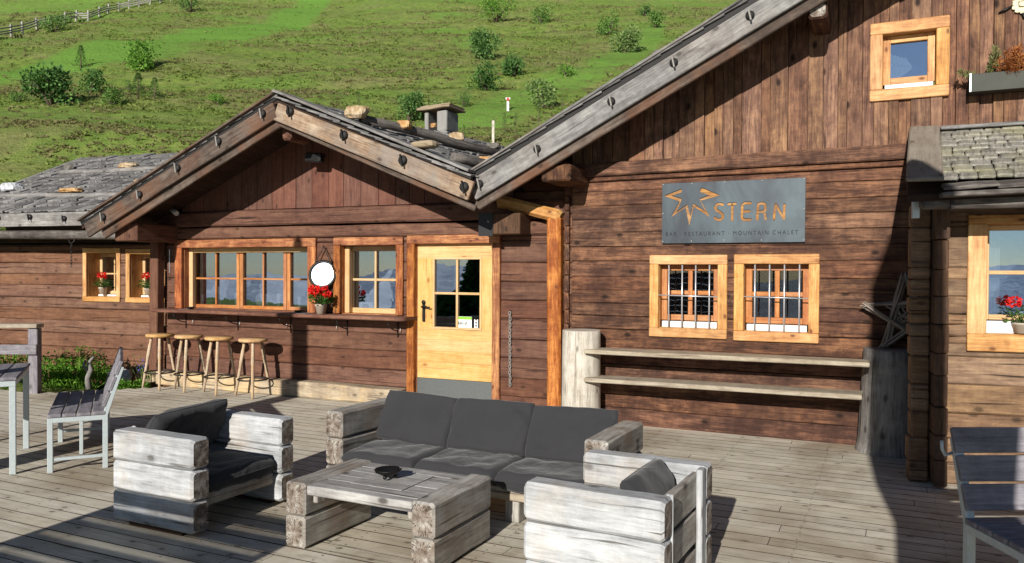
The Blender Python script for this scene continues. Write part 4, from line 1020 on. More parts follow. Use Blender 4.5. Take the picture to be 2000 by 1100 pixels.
    vl2 = verge((500, 260), (200, 452), (211, 463), 'verge_dark', 'lower_verge_board', .8, (Bf.loc(203, 460, .8)[0], xap - .0))
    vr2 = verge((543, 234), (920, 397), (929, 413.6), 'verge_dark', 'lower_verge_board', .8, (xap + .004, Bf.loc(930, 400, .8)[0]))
    pegs(vr, [(p[0], -.885, p[2]) for p in [Bf.loc(x, y, .89) for x, y in [(567, 218), (672, 264), (787, 313), (907, 365)]]], 1.3, 'black')
    pegs(vl, [(p[0], -.885, p[2]) for p in [Bf.loc(x, y, .89) for x, y in [(513, 222), (427, 276), (347, 328), (273, 380), (202, 424)]]], 1.2)
    # cover boards on the verge
    c = MB(); k_ = V((0, 0, .02))
    c.beam((xap, -.74, za + .045), (xr + .0, -.74, zr + .045), .03, .4, (0, 0, 1), ch=.004, seg=10, jit=.003); c.build('verge_cover', M['verge'], root)
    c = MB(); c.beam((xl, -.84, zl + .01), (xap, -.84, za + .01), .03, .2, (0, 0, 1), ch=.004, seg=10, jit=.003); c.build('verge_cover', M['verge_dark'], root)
    c = MB(); c.beam((xl, -.85, zl - .035), (xap, -.85, za - .035), .05, .05, (0, 0, 1), ch=.004); c.beam((xap + .01, -.85, za - .03), (xr, -.85, zr - .03), .03, .05, (0, 0, 1), ch=.004); c.build('shade_batten', M['blackrub_shade'], root)  # black battens stand in for shade beneath the roof edge
    # purlins and plates
    MB().box(xap - .09, xap + .08, -.76, .1, under(xap) - .17, under(xap) + .01, 'y', .02).build('purlin', M['log_bar'], root)
    mb = MB(); mb.box(xap - .07, xap + .07, -.7, -.3, under(xap) - .35, under(xap) - .175, 'y', .03); mb.build('purlin_bracket', M['log_bar'], root)
    MB().box(-.2, .22, -.72, .1, 2.0, 2.24, 'y', .015).build('wall_plate', M['log_bar'], root)
    mb = MB(); mb.box(5.14, 5.62, -.34, .1, 2.03, 2.26, 'y', .01); mb.build('wall_plate', M['logend'], root)
    MB().box(5.12, 5.3, -.352, -.342, 2.01, 2.27, 'z', .002).build('metal_cap', M['lampbox'], root)
    # chimney
    q = Bf.loc(850, 255, -2.6)
    cb = MB(); cx, cy = q[0] + .03, 2.75; cz = q[2] - .12; w = .2
    cb.box(cx - w, cx + w, cy - w, cy + w, cz - .4, cz + .1, 'z', .02, 2, .01)
    cb.box(cx - w, cx - w + .07, cy - w, cy + w, cz + .1, cz + .42, 'z', .012); cb.box(cx + .02, cx + w, cy - w, cy + w, cz + .1, cz + .42, 'z', .015, 2, .008); cb.box(cx - w, cx + .02, cy + w - .06, cy + w, cz + .1, cz + .42, 'z', .01)
    ch = cb.build('chimney', M['chim'], root)
    sb = MB(); sb.beam((cx - .3, cy, cz + .445), (cx + .29, cy, cz + .47), .035, .56, ch=.008, seg=5, jit=.008); sb.beam((cx - .27, cy + .03, cz + .485), (cx + .27, cy + .03, cz + .505), .03, .5, ch=.008, seg=5, jit=.008); sb.build('chimney_slab', M['slab'], ch)
    # wooden downpipe
    p = Bf.loc(1083, 430, .16); px = p[0]
    pb = MB(); ztop = Bf.loc(1083, 424, .2)[2]
    pb.beam((px + .015, -.13, .0), (px, -.13, ztop), .15, .16, (0, 1, 0), ch=.02, seg=7, jit=.003); 
    pb.build('downpipe', M['larch_red'], root)
    pa = MB(); q = Bf.loc(985, 398, .16)
    pa.beam((q[0] - .1, -.1, q[2] + .04), (px + .075, -.13, ztop + .005), .14, .165, (0, 0, 1), ch=.035, seg=4, jit=.002); pa.build('downpipe_arm', M['larch'], root)
    # spot lamps
    return root, xa, za, xr, zr, sk, xl, zl
bar, bxa, bza, bxr, bzr, bsk, bxl, bzl = bar_house()

# contents seen through the serving window
def bar_things():
    def pt(px, py, y=.3):
        q = Bf.loc(px, py, -y); return q
    mb = MB(); q = pt(428, 596); x, z = q[0], 1.12
    root = thing('beer_tap', 'shiny bar tap behind the left serving window pane', 'tap', Bf.w(x, .3, z), Bf.ang)
    MB().lathe((0, 0, 0), [(.035, 0), (.035, .24), (.022, .26), (0, .265)], 14).build('tap_column', M['white'], root)
    MB().tube([(-.01, 0, .16), (-.08, 0, .2), (-.1, 0, .27), (-.05, 0, .33), (.02, 0, .33)], .007, 8).build('tap_hose', M['white'], root)
    root = thing('coffee_machine', 'white and steel machine behind the middle serving window pane', 'appliance', Bf.w(pt(510, 590)[0], .32, 1.12), Bf.ang)
    MB().box(-.09, .12, -.06, .08, 0, .17, 'z', .03).build('body', M['white'], root); MB().beam((-.1, -.07, .2), (.14, -.07, .23), .04, .1, ch=.015).build('arm', M['white'], root); MB().tube([(.13, -.1, .2), (.15, -.12, .02)], .008, 6).build('spout', M['white'], root)
    for k, (px, h, lb) in enumerate([(395, .1, 'short drinking glass at the left end behind the serving window'), (462, .13, 'glass left of the window post behind the serving window'), (472, .12, 'tilted looking glass beside the window post'), (545, .13, 'glass right of the white machine behind the window'), (585, .1, 'small jar behind the narrow serving window pane')]):
        q = pt(px, 596); o = MB().lathe((0, 0, 0), [(.024, 0), (.03, h * 1.4), (.027, h * 1.4), (.022, .01)], 14).build('drinking_glass', M['white']); place(o, Bf.w(q[0], .3, 1.12), Bf.ang, lb, 'glass', 'glasses behind the serving window')
    q = pt(715, 600); root = thing('cash_desk', 'white box with papers behind the small window left of the door', 'box', Bf.w(q[0], .34, 1.12), Bf.ang)
    MB().box(-.12, .1, -.05, .1, 0, .09, 'x', .008).build('case', M['white'], root); MB().box(-.05, .05, -.053, -.051, .02, .07, 'x', .001).build('label', M['blackprint'], root)
    mb = MB(); mb.box(.2, 3.95, .24, .5, 1.08, 1.118, 'x', .004); o = mb.build('inner_counter', M['counter'], bar)
bar_things()

# ------------------------------------------------------------------ annex at the left
def annex():
    root = thing('log_annex', 'low brown log annex with two small flowered windows at the left', 'house', Af.P, Af.ang)
    a = Af.loc(163, 485); b = Af.loc(235, 590); W1 = (a[0], b[0] + .01, b[2], a[2]); a = Af.loc(247, 487); b = Af.loc(305, 592); W2 = (a[0], a[0] + (W1[1] - W1[0]), b[2], a[2])
    mb = MB(); log_wall(mb, -3.4, 2.4, -.1, 2.1, .17, .24, [(w[0] + .05, w[1] - .05, w[2] + .05, w[3] - .05) for w in (W1, W2)], ch=.016, jit=.005); mb.build('log_wall', M['log_annex'], root)
    for w in (W1, W2): window(root, *w, cw=.075, rec=.24, proud=.025, cols=(2,), rows=2, fw=.055, mw=.025, casing='larch', sash='sash_pale', sill=.035)
    mb = MB(); mb.box(-1.77, -1.67, -.05, .02, .3, 1.93, 'z', .006, 4, .002); mb.build('door_casing', M['larch'], root)
    # roof plane
    e = Af.loc(90, 416, .6); ze = e[2]; sl = math.tan(R(25)); nrm = V((0, -sl, 1))
    def onroof(px, py, lift=0):
        P = Af.w(0, -.6, ze + lift); n = (Af.n * -sl + V((0, 0, 1))); q = hitplane(px, py, P, n); return Af.to(q)
    yr = onroof(200, 311).y; xl = onroof(118, 330).x; zr = ze + (yr + .6) * sl
    rb = MB(); dr = V((0, yr + .6, zr - ze)); L = dr.length
    xm = (xl + 3.2) / 2
    rb.beam((xm, -.6, ze - .07), (xm, yr, zr - .07), .05, 3.2 - xl, (0, 0, 1), ch=.003)
    rb.beam((xm, yr + .02, zr - .08), (xm, yr + 2.5, zr - 1.2), .05, 3.2 - xl, (0, 0, 1), ch=.003)
    rb.build('roof_slab', M['soffit'], root)
    tb = MB(); shingles(tb, (xl, -.62, ze - .01), (1, 0, 0), dr, 4.6, L + .05, .23, .14, .3, .036, jit=.035, over=1.4); tb.build('roof_shingles', M['shake'], root)
    f = Af.loc(90, 441, .62); fb = MB(); fb.beam((-3.4, -.63, (ze + f[2]) / 2), (Af.loc(172, 430, .63)[0] + .12, -.63, (ze + f[2]) / 2 - .005), ze - f[2] + .01, .04, ch=.006, seg=10, jit=.002); fo = fb.build('eave_board', M['verge'], root)
    pegs(fo, [(p[0], -.652, p[2]) for p in [Af.loc(x, y, .65) for x, y in [(-2, 426), (60, 424), (127, 427)]]], 1.0, 'darkmetal', 'darkmetal')
    vb = MB(); vb.beam((xl - .05, -.62, ze + .04), (xl - .05, yr + .05, zr + .04), .05, .09, (0, 0, 1), ch=.008, seg=8, jit=.004); vb.build('verge_board', M['verge'], root)
    # gutter log and soffit
    g = Af.loc(100, 459, .5); gb = MB()
    x = -3.4; pts = []
    while x < 1.9: pts.append((x, -.5 + rnd.uniform(-.006, .006), g[2] - x * .012)); x += .25
    gb.tube(pts, .07, 12, rj=.04); gb.build('gutter_log', M['gutter'], root)
    sb = MB(); sb.box(-.95, 2.2, -.46, -.43, g[2] + .0, ze - .12, 'x', .003); sb.box(-3.4, 2.2, -.42, -.0, g[2] + .0, g[2] + .04, 'x', .004); sb.box(-3.4, 2.2, -.06, -.02, g[2] - .1, g[2] - .01, 'x', .006); sb.build('soffit', M['soffit'], root)
    sh = MB(); sh.box(-3.4, 2.4, 3.8, 3.9, -.1, 2.1, 'x'); sh.box(-3.4, 2.4, .2, 3.9, 2.12, 2.16, 'x'); sh.build('rear_wall', M['darkroom'], root)
    # rain chain
    c = Af.loc(147, 462, .5); mb = MB(); z = c[2] - .08
    mb.tube([(c[0] - .06, -.52, z + .11), (c[0] - .05, -.57, z), (c[0], -.575, z - .03), (c[0] + .05, -.57, z), (c[0] + .06, -.52, z + .11)], .008, 6)
    for k in range(7):
        zz = z - .06 - k * .05; t = k % 2
        ring = [(c[0] + (0 if t else math.cos(q) * .012), -.57 + (math.cos(q) * .012 if t else 0), zz + math.sin(q) * .03) for q in [i * 6.283 / 8 for i in range(9)]]
        mb.tube(ring, .004, 5, False)
    o = mb.build('rain_chain', M['darkmetal']); place(o, Af.P, Af.ang, 'iron rain chain hanging from the gutter log', 'chain')
    # roof poles and stones on the roof
    def pole(p, q, lb):
        a, b = onroof(*p, .05), onroof(*q, .05); a, b = Af.w(*a), Af.w(*b); d = b - a
        mb = MB(); mb.tube([d * t + V((0, 0, rnd.uniform(-.012, .012))) for t in (0, .2, .4, .6, .8, 1)], [.05, .055, .05, .052, .048, .045], 9); o = mb.build('roof_pole', M['verge']); place(o, a, 0, lb, 'pole', 'weight poles on the annex roof')
    pole((-30, 384), (262, 381), 'grey weight pole lying low on the annex roof'); pole((118, 339), (330, 329), 'grey weight pole lying high on the annex roof')
    for k, (px, py, w, h, mt, lb) in enumerate([(22, 375, 46, 22, 'stone_white', 'white stone at the left edge of the annex roof'), (134, 333, 26, 15, 'stone_grey', 'round grey stone at the top corner of the annex roof'), (140, 377, 58, 11, 'stone_tan', 'flat tan stone on the lower annex roof'), (252, 330, 44, 14, 'stone', 'beige stone near the annex roof ridge'), (276, 361, 34, 12, 'stone', 'beige stone half hidden by the bar hut roof edge')]):
        q = onroof(px, py, .03); s = (Af.w(*q).y) / FPX
        o = MB().rock((0, 0, h * s * .42), w * s, w * s * .6, h * s, seed=k + 3, rot=rnd.uniform(-.3, .3)).build('roof_stone', M[mt]); place(o, Af.w(*q), Af.ang, lb, 'stone', 'stones weighing down the annex roof')
    return W1, W2
AW1, AW2 = annex()

# stones and poles on the bar roof
def bar_roof_things():
    dr = V((bxa - bxr, 0, bza - bzr)); n_l = V((bsk, 1, 0)).cross(dr).normalized()
    n_l = n_l if n_l.z > 0 else -n_l
    nw = Bf.t * n_l.x + Bf.n * n_l.y + V((0, 0, n_l.z)); P = Bf.w(bxr, -.86, bzr)
    def on(px, py, lift): return hitplane(px, py, P + nw * lift, nw)
    for a, b, lb in [((668, 222), (992, 303), 'upper dark weight pole on the bar hut roof'), ((808, 288), (985, 327), 'lower dark weight pole on the bar hut roof')]:
        p, q = on(*a, .085), on(*b, .085)
        while Bf.to(p).y < -.62: p = p.lerp(q, .02)
        d = q - p
        o = MB().tube([d * t + V((0, 0, rnd.uniform(-.02, .01))) for t in (0, .2, .4, .6, .8, 1)], [.05, .055, .058, .056, .055, .05], 10).build('roof_pole', M['gutter']); place(o, p, 0, lb, 'pole', 'weight poles on the bar hut roof')
    for k, (px, py, w, h, mt, lb) in enumerate([(696, 230, 54, 27, 'stone', 'biggest pale stone high on the bar hut roof'), (787, 253, 40, 20, 'stone_tan', 'brown stone resting on the upper pole of the bar hut roof'), (830, 290, 66, 17, 'slab', 'long flat slab on the lower pole of the bar hut roof'), (892, 276, 36, 21, 'stone', 'pale rough stone right of the chimney on the roof'), (964, 291, 32, 14, 'stone_grey', 'grey stone on the bar hut roof under the wooden stake'), (949, 314, 34, 10, 'stone_tan', 'small flat tan stone nearest the roof valley'), (847, 251, 15, 9, 'stone_tan', 'little stone lying in the chimney opening')]):
        if k == 6: q = Bf.w(*Bf.loc(847, 251, -2.62)) + V((0, 0, .02))
        else: q = on(px, py, .08)
        s = q.y / FPX; o = MB().rock((0, 0, h * s * .4), w * s, w * s * .65, h * s, seed=k + 20, rot=rnd.uniform(-.3, .3), rough=.3 if k != 2 else .1).build('roof_stone', M[mt]); place(o, q, Bf.ang, lb, 'stone', 'stones weighing down the bar hut roof')
    q = Mf.w(*Mf.loc(1287, 106, .3)); s = q.y / FPX
    o = MB().rock((0, 0, 0), 30 * s, 24 * s, 16 * s, seed=40).build('roof_stone', M['stone_grey']); place(o, q, 0, 'grey stone peeking over the long chalet roof edge', 'stone')
bar_roof_things()

# ------------------------------------------------------------------ right hut
def right_hut():
    root = thing('side_hut', 'small grey brown log hut with shingle roof at the right edge', 'house', Kf.P, Kf.ang)
    a = Kf.loc(1890, 420); b = Kf.loc(1890, 685); W = (a[0], a[0] + 1.3, b[2], a[2])
    given = []; zs = [0] + sorted([Kf.loc(1860, y)[2] for y in (442, 523, 546, 580, 614, 634, 658, 697, 752, 808, 858, 905)]) + [2.16]
    # seams copied from the photo; the window runs through several courses
    given = list(zip(zs, zs[1:]))
    hz0, hz1 = W[2] + .05, W[3] - .05
    g2 = []
    for (p, q) in given:
        for br in (hz0, hz1):
            pass
        cut = [p] + [z for z in (hz0, hz1) if p < z < q] + [q]; g2 += list(zip(cut, cut[1:]))
    mb = MB(); log_wall(mb, .0, 4.2, 0, 2.16, .18, .24, [(W[0] + .06, W[1] - .06, hz0, hz1)], ch=.014, jit=.005, given=g2); mb.build('log_wall', M['log_hut'], root)
    eb = MB(); z = 0
    for (p, q) in courses(.02, 2.12, .17, .26): eb.box(-.105 + rnd.uniform(-.006, .006), -.012, -.16 + rnd.uniform(-.02, .02), .1, p, q - .006, 'z', .008, 2, .004)
    eb.build('side_log_ends', M['logend'], root)
    eb = MB()
    for (p, q) in given: eb.box(-.245 + rnd.uniform(-.01, .01), -.11, .0, .16, p, q - .006, 'x', .012, 1, .003)
    eb.build('front_log_ends', M['log_hut'], root)
    window(root, *W, cw=.13, cwt=.07, rec=.11, proud=.03, cols=(2,), rows=2, fw=.04, mw=.03, glass='glass_blue', casing='larch', sash='sash_pale', sill=.1, split=None)
    w = [c for c in root.children if c.name.startswith('window')][0]
    cb = MB(); x = W[0] + .2
    for k in range(5): cb.tube([(x + k * .014, .19 + (k % 2) * .012, hz0 + .17), (x + k * .014, .19 + (k % 2) * .012, hz1 - .08)], .0095, 6)
    cb.build('curtain', M['lace'], w)
    sh = MB(); sh.box(-.06, .02, .16, .9, -.0, 2.3, 'z'); sh.box(0, 4.2, 1.3, 1.36, 0, 2.2, 'x'); sh.box(0, 4.2, .2, 1.3, 2.2, 2.23, 'x'); sh.build('side_wall', M['darkroom'], root)
    # roof between eave and chalet wall
    e0 = Kf.w(*Kf.loc(1838, 362, .5)); e1 = Kf.w(*Kf.loc(2000, 353, .5)); t0 = Mf.w(*Mf.loc(1836, 262, .02)); t1 = Mf.w(*Mf.loc(2000, 252, .02))
    ex = (e1 - e0); tx = (t1 - t0)
    def S(u, v, lift=0):
        a = e0 + ex * u; b = t0 + tx * u; n = ex.cross(t0 - e0).normalized(); n = n if n.z > 0 else -n
        return Kf.to(a.lerp(b, v) + n * lift)
    mb = MB(); q = [S(-.42, -.02, -.05), S(5, -.02, -.05), S(5, 1.02, -.05), S(-.42, 1.02, -.05)]; nb = 0; mb.v += q + [p + V((0, 0, -.05)) for p in q]
    mb.face((0, 1, 2, 3), ((0, 0), (3, 0), (3, 1), (0, 1))); mb.face((7, 6, 5, 4), ((0, 0), (3, 0), (3, 1), (0, 1)))
    for k in range(4):
        j = (k+1) % 4; mb.face((k, 4+k, 4+j, j), ((0, 0), (0, .05), (1, .05), (1, 0)))
    mb.build('roof_slab', M['soffit'], root)
    mb = MB(); rows = 10
    for k in range(rows):
        v = (k + .25) / rows; u = -.0 + rnd.uniform(-.1, 0)
        while u < 3:
            du = rnd.uniform(.14, .27); a = S(max(u, 0), v + rnd.uniform(-.015, .015), .03); b = S(max(u, 0), v + 1.55 / rows, .012); c = S(u + du - .012, v, .03)
            if u + du > .02: 
                m1 = (a + c) / 2; m2 = m1 + (b - a); w_ = (c - a).length
                up = (c - a).cross(b - a).normalized(); up = up if up.z > 0 else -up
                mb.beam(m1, m2, rnd.uniform(.022, .036), w_, up, ch=.009, seg=2, jit=.003)
            u += du
    mb.build('roof_shingles', M['shake_hut'], root)
    # big cover plate at the verge, ridge board, eave boards
    a, b, c, d = S(-.44, -.04, .06), S(.02, -.02, .06), S(.0, 1.0, .07), S(-.4, .99, .07)
    mb = MB(); up = (b - a).cross(d - a).normalized(); mb.beam((a + b) / 2, (c + d) / 2, .03, (b - a).length, up, ch=.012, seg=3, jit=.001); mb.build('verge_plate', M['plate'], root)
    mb = MB(); mb.beam(S(0, .97, .06), S(3, .97, .06), .03, .09, ch=.006, seg=6, jit=.002); mb.build('ridge_board', M['verge'], root)
    mb = MB()
    for k, (u0, u1) in enumerate([(.02, .7), (.66, 1.6), (1.5, 3)]): mb.beam(S(u0, -.03 - .01 * k, .0), S(u1, -.04, .012), .026, .14, (0, -.3, 1), ch=.006, seg=4, jit=.004)
    mb.beam(S(0, -.06, -.045), S(3, -.06, -.045), .03, .12, ch=.005, seg=5, jit=.003); mb.build('eave_boards', M['gutter'], root)
    g0 = Kf.loc(1797, 396, .45); g1 = Kf.loc(1797, 385, .45); g2_ = Kf.loc(1797, 409, .45)
    mb = MB(); mb.box(g0[0], 4, -.5, -.38, g2_[2], g1[2], 'x', .02, 10, .0015); mb.build('gutter_beam', M['gutter'], root)
    mb = MB(); x = Kf.loc(1860, 396, .5)[0]; mb.box(x - .012, x + .012, -.508, -.37, g2_[2] - .008, g1[2] + .008, 'z', .002); mb.build('gutter_clip', M['darkmetal'], root)
    mb = MB(); q = Kf.loc(1786, 390, .3); mb.box(q[0] - .02, q[0] + .03, -.35, -.3, q[2] - .14, q[2] + .06, 'z', .004); mb.build('downpipe', M['galv'], root)
    return W
KW = right_hut()

# ------------------------------------------------------------------ furniture
TH = -.4575
def chunky(root, x0, x1, y0, y1, z0, z1, along, mats, name='beam', ch=.018):
    return MB().box(x0, x1, y0, y1, z0, z1, along, ch, 6, .0025, emi=1).build(name, [M[m_] for m_ in mats], root)

def cushion(name, sx, sy, sz, seed, parent, loc, rot, puff=.35, mat='cushion', n=22, wr=.012):
    me_v = []; f = []; uv = []
    def P(u, v, s):
        # u,v in -1..1 ; s = +-1 side
        e = (1 - abs(u) ** 7) * (1 - abs(v) ** 7); e = max(0, e) ** .38
        cu = 1 - .02 * (v * v) ; cv = 1 - .02 * (u * u)
        x = u * sx / 2 * cu; y = v * sy / 2 * cv
        nz = noise.noise(V((x * 6 + seed * 7, y * 6, s))) * wr * 1.2 + noise.noise(V((x * 13 + seed, y * 5 + x * 7, s + 3))) * wr * .6
        d = min(1 - abs(u), 1 - abs(v))
        rg = 1 - abs(noise.noise(V((x * 4.5 + seed * 3, y * 3.2 - x * 2, s * 2 + seed)))) * 2.2
        nz -= wr * 1.3 * max(0, rg) ** 5
        nz += wr * .8 * math.sin((u + v) * 9 + seed) * max(0, .35 - d) * (1 if seed % 2 else -1)
        z = s * sz / 2 * ((1 - puff) * (1 if e > 0 else 0) * min(1, e * 1.4) + puff * e * (1 - .5 * (u*u + v*v) * .5)) + nz * e
        return V((x, y, z))
    mb = MB(); N = n
    g = lambda k: math.sin((k / N * 2 - 1) * math.pi / 2)
    for s in (1, -1):
        nb = len(mb.v)
        for j in range(N + 1):
            for i in range(N + 1): mb.v.append(P(g(i), g(j), s))
        for j in range(N):
            for i in range(N):
                a = nb + j * (N+1) + i; q = (a, a+1, a+N+2, a+N+1); q = q if s == 1 else q[::-1]
                u4 = [((mb.v[k].x), (mb.v[k].y)) for k in q]; mb.face(q, u4, True)
    o = mb.build(name, M[mat], parent); o.location = loc; o.rotation_euler = rot
    pts = []
    for (ua, va, ub, vb) in ((-1, -1, 1, -1), (1, -1, 1, 1), (1, 1, -1, 1), (-1, 1, -1, -1)):
        for k in range(10):
            t = k / 10; u = ua + (ub - ua) * t; v = va + (vb - va) * t; pts.append(V((u * sx / 2 * (1 - .02 * v * v) * .995, v * sy / 2 * (1 - .02 * u * u) * .995, 0)))
    pts.append(pts[0]); MB().tube(pts, .0045, 6, False).build('piping', M[mat], o)
    return o

def armchair(name, label, loc, rz, W, D, b, h, side, back_lean):
    """x: front(D) .. for side=+1 the front is at x=D, back at 0; y across 0..W"""
    root = thing(name, label, 'armchair', loc, rz, 'chunky grey timber armchairs')
    z0 = .03; bh = (h - z0) / 3
    for y0 in (0, W - b):
        arm = None
        for k in range(3):
            o = chunky(root, 0, D, y0, y0 + b, z0 + k * bh + .003, z0 + (k+1) * bh - .003, 'x', ('grey', 'endgrain'), 'arm_beam', .016)
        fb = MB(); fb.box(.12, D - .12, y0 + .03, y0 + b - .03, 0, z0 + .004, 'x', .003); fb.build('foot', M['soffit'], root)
    s = 1 if side > 0 else -1
    X = (lambda x: x) if side > 0 else (lambda x: D - x)   # x measured from the back
    def bx(x0, x1, *a, **k): p, q = X(x0), X(x1); return (min(p, q), max(p, q))
    # back boards and their posts
    for k, (a, c) in enumerate([(.4, .57), (.215, .38), (.1, .17)]):
        p, q = bx(.035, .075); mb = MB(); mb.box(p, q, b + .002, W - b - .002, a, c, 'y', .006, 4, .0015); mb.build('back_board', M['grey2'], root)
    for y, w_ in ((b + .002, .016), (W - b - .078, .076)):
        p, q = bx(.0, .034); MB().box(p, q, y, y + w_, .06, .6, 'z', .005).build('back_post', M['grey'], root)
    p, q = bx(.08, D - .06); MB().box(p, q, b + .002, W - b - .002, .2, .235, 'y', .005).build('seat_board', M['grey2'], root)
    p, q = bx(D - .1, D - .06); MB().box(p, q, b + .002, W - b - .002, .155, .2, 'y', .005).build('front_rail', M['shelf'], root)
    p, q = bx(.1, D - .02)
    cushion('seat_cushion', q - p, W - 2 * b - .01, .125, 3, root, ((p + q) / 2, W / 2, .292), (0, 0, 0), .15)
    ang = R(72) * s
    if side > 0: cushion('back_cushion', .44, W - 2 * b + .03, .12, 8, root, (.125, W / 2 - .01, .505), (R(3), -R(62), 0), .5, wr=.018)
    else: cushion('back_cushion', .36, W - 2 * b - .03, .12, 9, root, (D - .17, W / 2 - .01, .47), (R(-2), R(60), 0), .5, wr=.018)
    return root
armchair('timber_armchair', 'chunky grey timber armchair at left, back cushion leaning toward the stools', (-2.538, 4.997, 0), -.451, .895, .704, .14, .603, 1, 0)
armchair('timber_armchair', 'chunky bleached timber armchair at the bottom right, seen from its side and back', (.058, 3.804, 0), -.494, .866, .702, .135, .603, -1, 0)

def sofa():
    W, D, b, h = 2.144, .70, .151, .617
    root = thing('timber_sofa', 'three seat grey timber sofa with charcoal cushions in front of the door', 'sofa', (-1.336, 5.643, 0), -.474)
    z0 = .03; bh = (h - z0) / 3
    for x0 in (0, W - b):
        for k in range(3): chunky(root, x0, x0 + b, 0, D, z0 + k * bh + .003, z0 + (k+1) * bh - .003, 'y', ('grey2', 'endgrain'), 'arm_beam', .015)
        MB().box(x0 + .03, x0 + b - .03, .1, D - .1, 0, z0 + .004, 'y', .003).build('foot', M['soffit'], root)
    for a, c in [(.42, .58), (.235, .4)]: MB().box(b + .002, W - b - .002, D - .075, D - .035, a, c, 'x', .006, 4, .0015).build('back_board', M['grey2'], root)
    for x in (b + .04, W / 2 - .04, W - b - .12): MB().box(x, x + .08, D - .034, D, .06, .6, 'z', .005).build('back_post', M['grey2'], root)
    MB().box(b + .002, W - b - .002, .06, D - .08, .2, .235, 'x', .005).build('seat_board', M['grey2'], root)
    MB().box(b + .002, W - b - .002, .05, .09, .155, .2, 'x', .005).build('front_rail', M['shelf'], root)
    for k in (.33, .68): MB().box(W * k - .05, W * k + .05, .1, .2, 0, .2, 'z', .006).build('support_block', M['grey2'], root)
    iw = (W - 2 * b) / 3
    for k in range(3):
        cushion('seat_cushion', iw - .006, D - .12, .125, k * 2 + 1, root, (b + iw * (k + .5), (D - .16) / 2 + .0, .292), (0, 0, 0), .15, wr=.009)
    for k in range(3):
        cushion('back_cushion', iw + .02, .385, .13, k * 3 + 11, root, (b + iw * (k + .5) + (-.01, 0, .01)[k], D - .19, .515), (R(63), R((2, -1, -2)[k]), R((1, 0, -1)[k])), .5, wr=.022)
sofa()

def table():
    W, D, b, h = 1.02, .657, .149, .392
    root = thing('coffee_table', 'low grey timber coffee table with plank top and thick beam sides', 'table', (-1.321, 4.588, 0), -.456)
    z0 = .0; bh = h / 2
    for x0 in (0, W - b):
        for k in range(2): chunky(root, x0 + (.004 if k else 0), x0 + b - (.0 if k else .004), 0, D, k * bh + .003 + (.006 if not k else 0), (k+1) * bh - .003, 'y', ('grey2', 'endgrain'), 'side_beam', .014)
    mb = MB(); n_ = 6; y = .015; zt = h - .015
    wd = [.07, .11, .11, .12, .11, .11]
    k_ = (D - .03) / sum(wd)
    for w in wd:
        w *= k_
        if w < .08: mb.box(b + .001, W - b - .001, y, y + w - .003, zt - .055, zt, 'x', .005, 4, .001)
        else:
            # slats run toward the camera side: short cross boards
            mb.box(b + .001, W - b - .001, y, y + w - .003, zt - .03, zt - rnd.uniform(0, .003), 'x', .004, 4, .001)
        y += w
    mb.build('table_top', M['tabletop'], root)
    pb = MB()
    for k in range(3): pb.box(.34, .7, .17 + k * .115, .17 + k * .115 + .1145, zt + .001, zt + .005, 'x', .001)
    pb.build('centre_panel', M['tabletop'], root)
    mb = MB(); mb.box(b + .02, b + .05, .05, .12, h - .12, h - .07, 'z', .003); mb.box(W - b - .05, W - b - .02, .05, .12, h - .12, h - .07, 'z', .003); mb.box(b + .001, b + .045, .06, D - .06, h - .085, h - .047, 'y', .003); mb.box(W - b - .045, W - b - .001, .06, D - .06, h - .085, h - .047, 'y', .003); mb.build('bearer', M['grey2'], root)
    # ashtray
    p = G(758, 934, h); 
    r = thing('ashtray', 'round black iron ashtray with scalloped rim on the coffee table', 'ashtray', p)
    mb = MB(); n2 = 40; prof = [(.032, .016), (.055, .03), (.078, .05), (.08, .055), (.074, .055), (.05, .035), (.02, .024), (0, .022)]
    nb = 0
    for (rr, z) in prof:
        for i in range(n2):
            a = 2 * math.pi * i / n2; k = 1 + .03 * math.cos(a * 20) * (rr / .08); zz = z - (.01 if i in (3, 4, 23, 24) and rr > .07 else 0)
            mb.v.append(V((math.cos(a) * rr * k, math.sin(a) * rr * k, zz)))
    for k in range(len(prof) - 1):
        for i in range(n2):
            j = (i+1) % n2; a = k * n2; mb.face((a+i, a+j, a+n2+j, a+n2+i), ((0, 0), (0, 1), (1, 1), (1, 0)), True)
    mb.face(tuple(range(n2 - 1, -1, -1)), tuple((0, 0) for _ in range(n2)))
    mb.build('bowl', M['black'], r)
    for k in range(3):
        a = -1.9 + k * 2.09; MB().lathe((.04 * math.cos(a), .04 * math.sin(a), 0), [(.004, 0), (.011, .006), (.012, .014), (.006, .024)], 10).build('ball_foot', M['black'], r)
table()

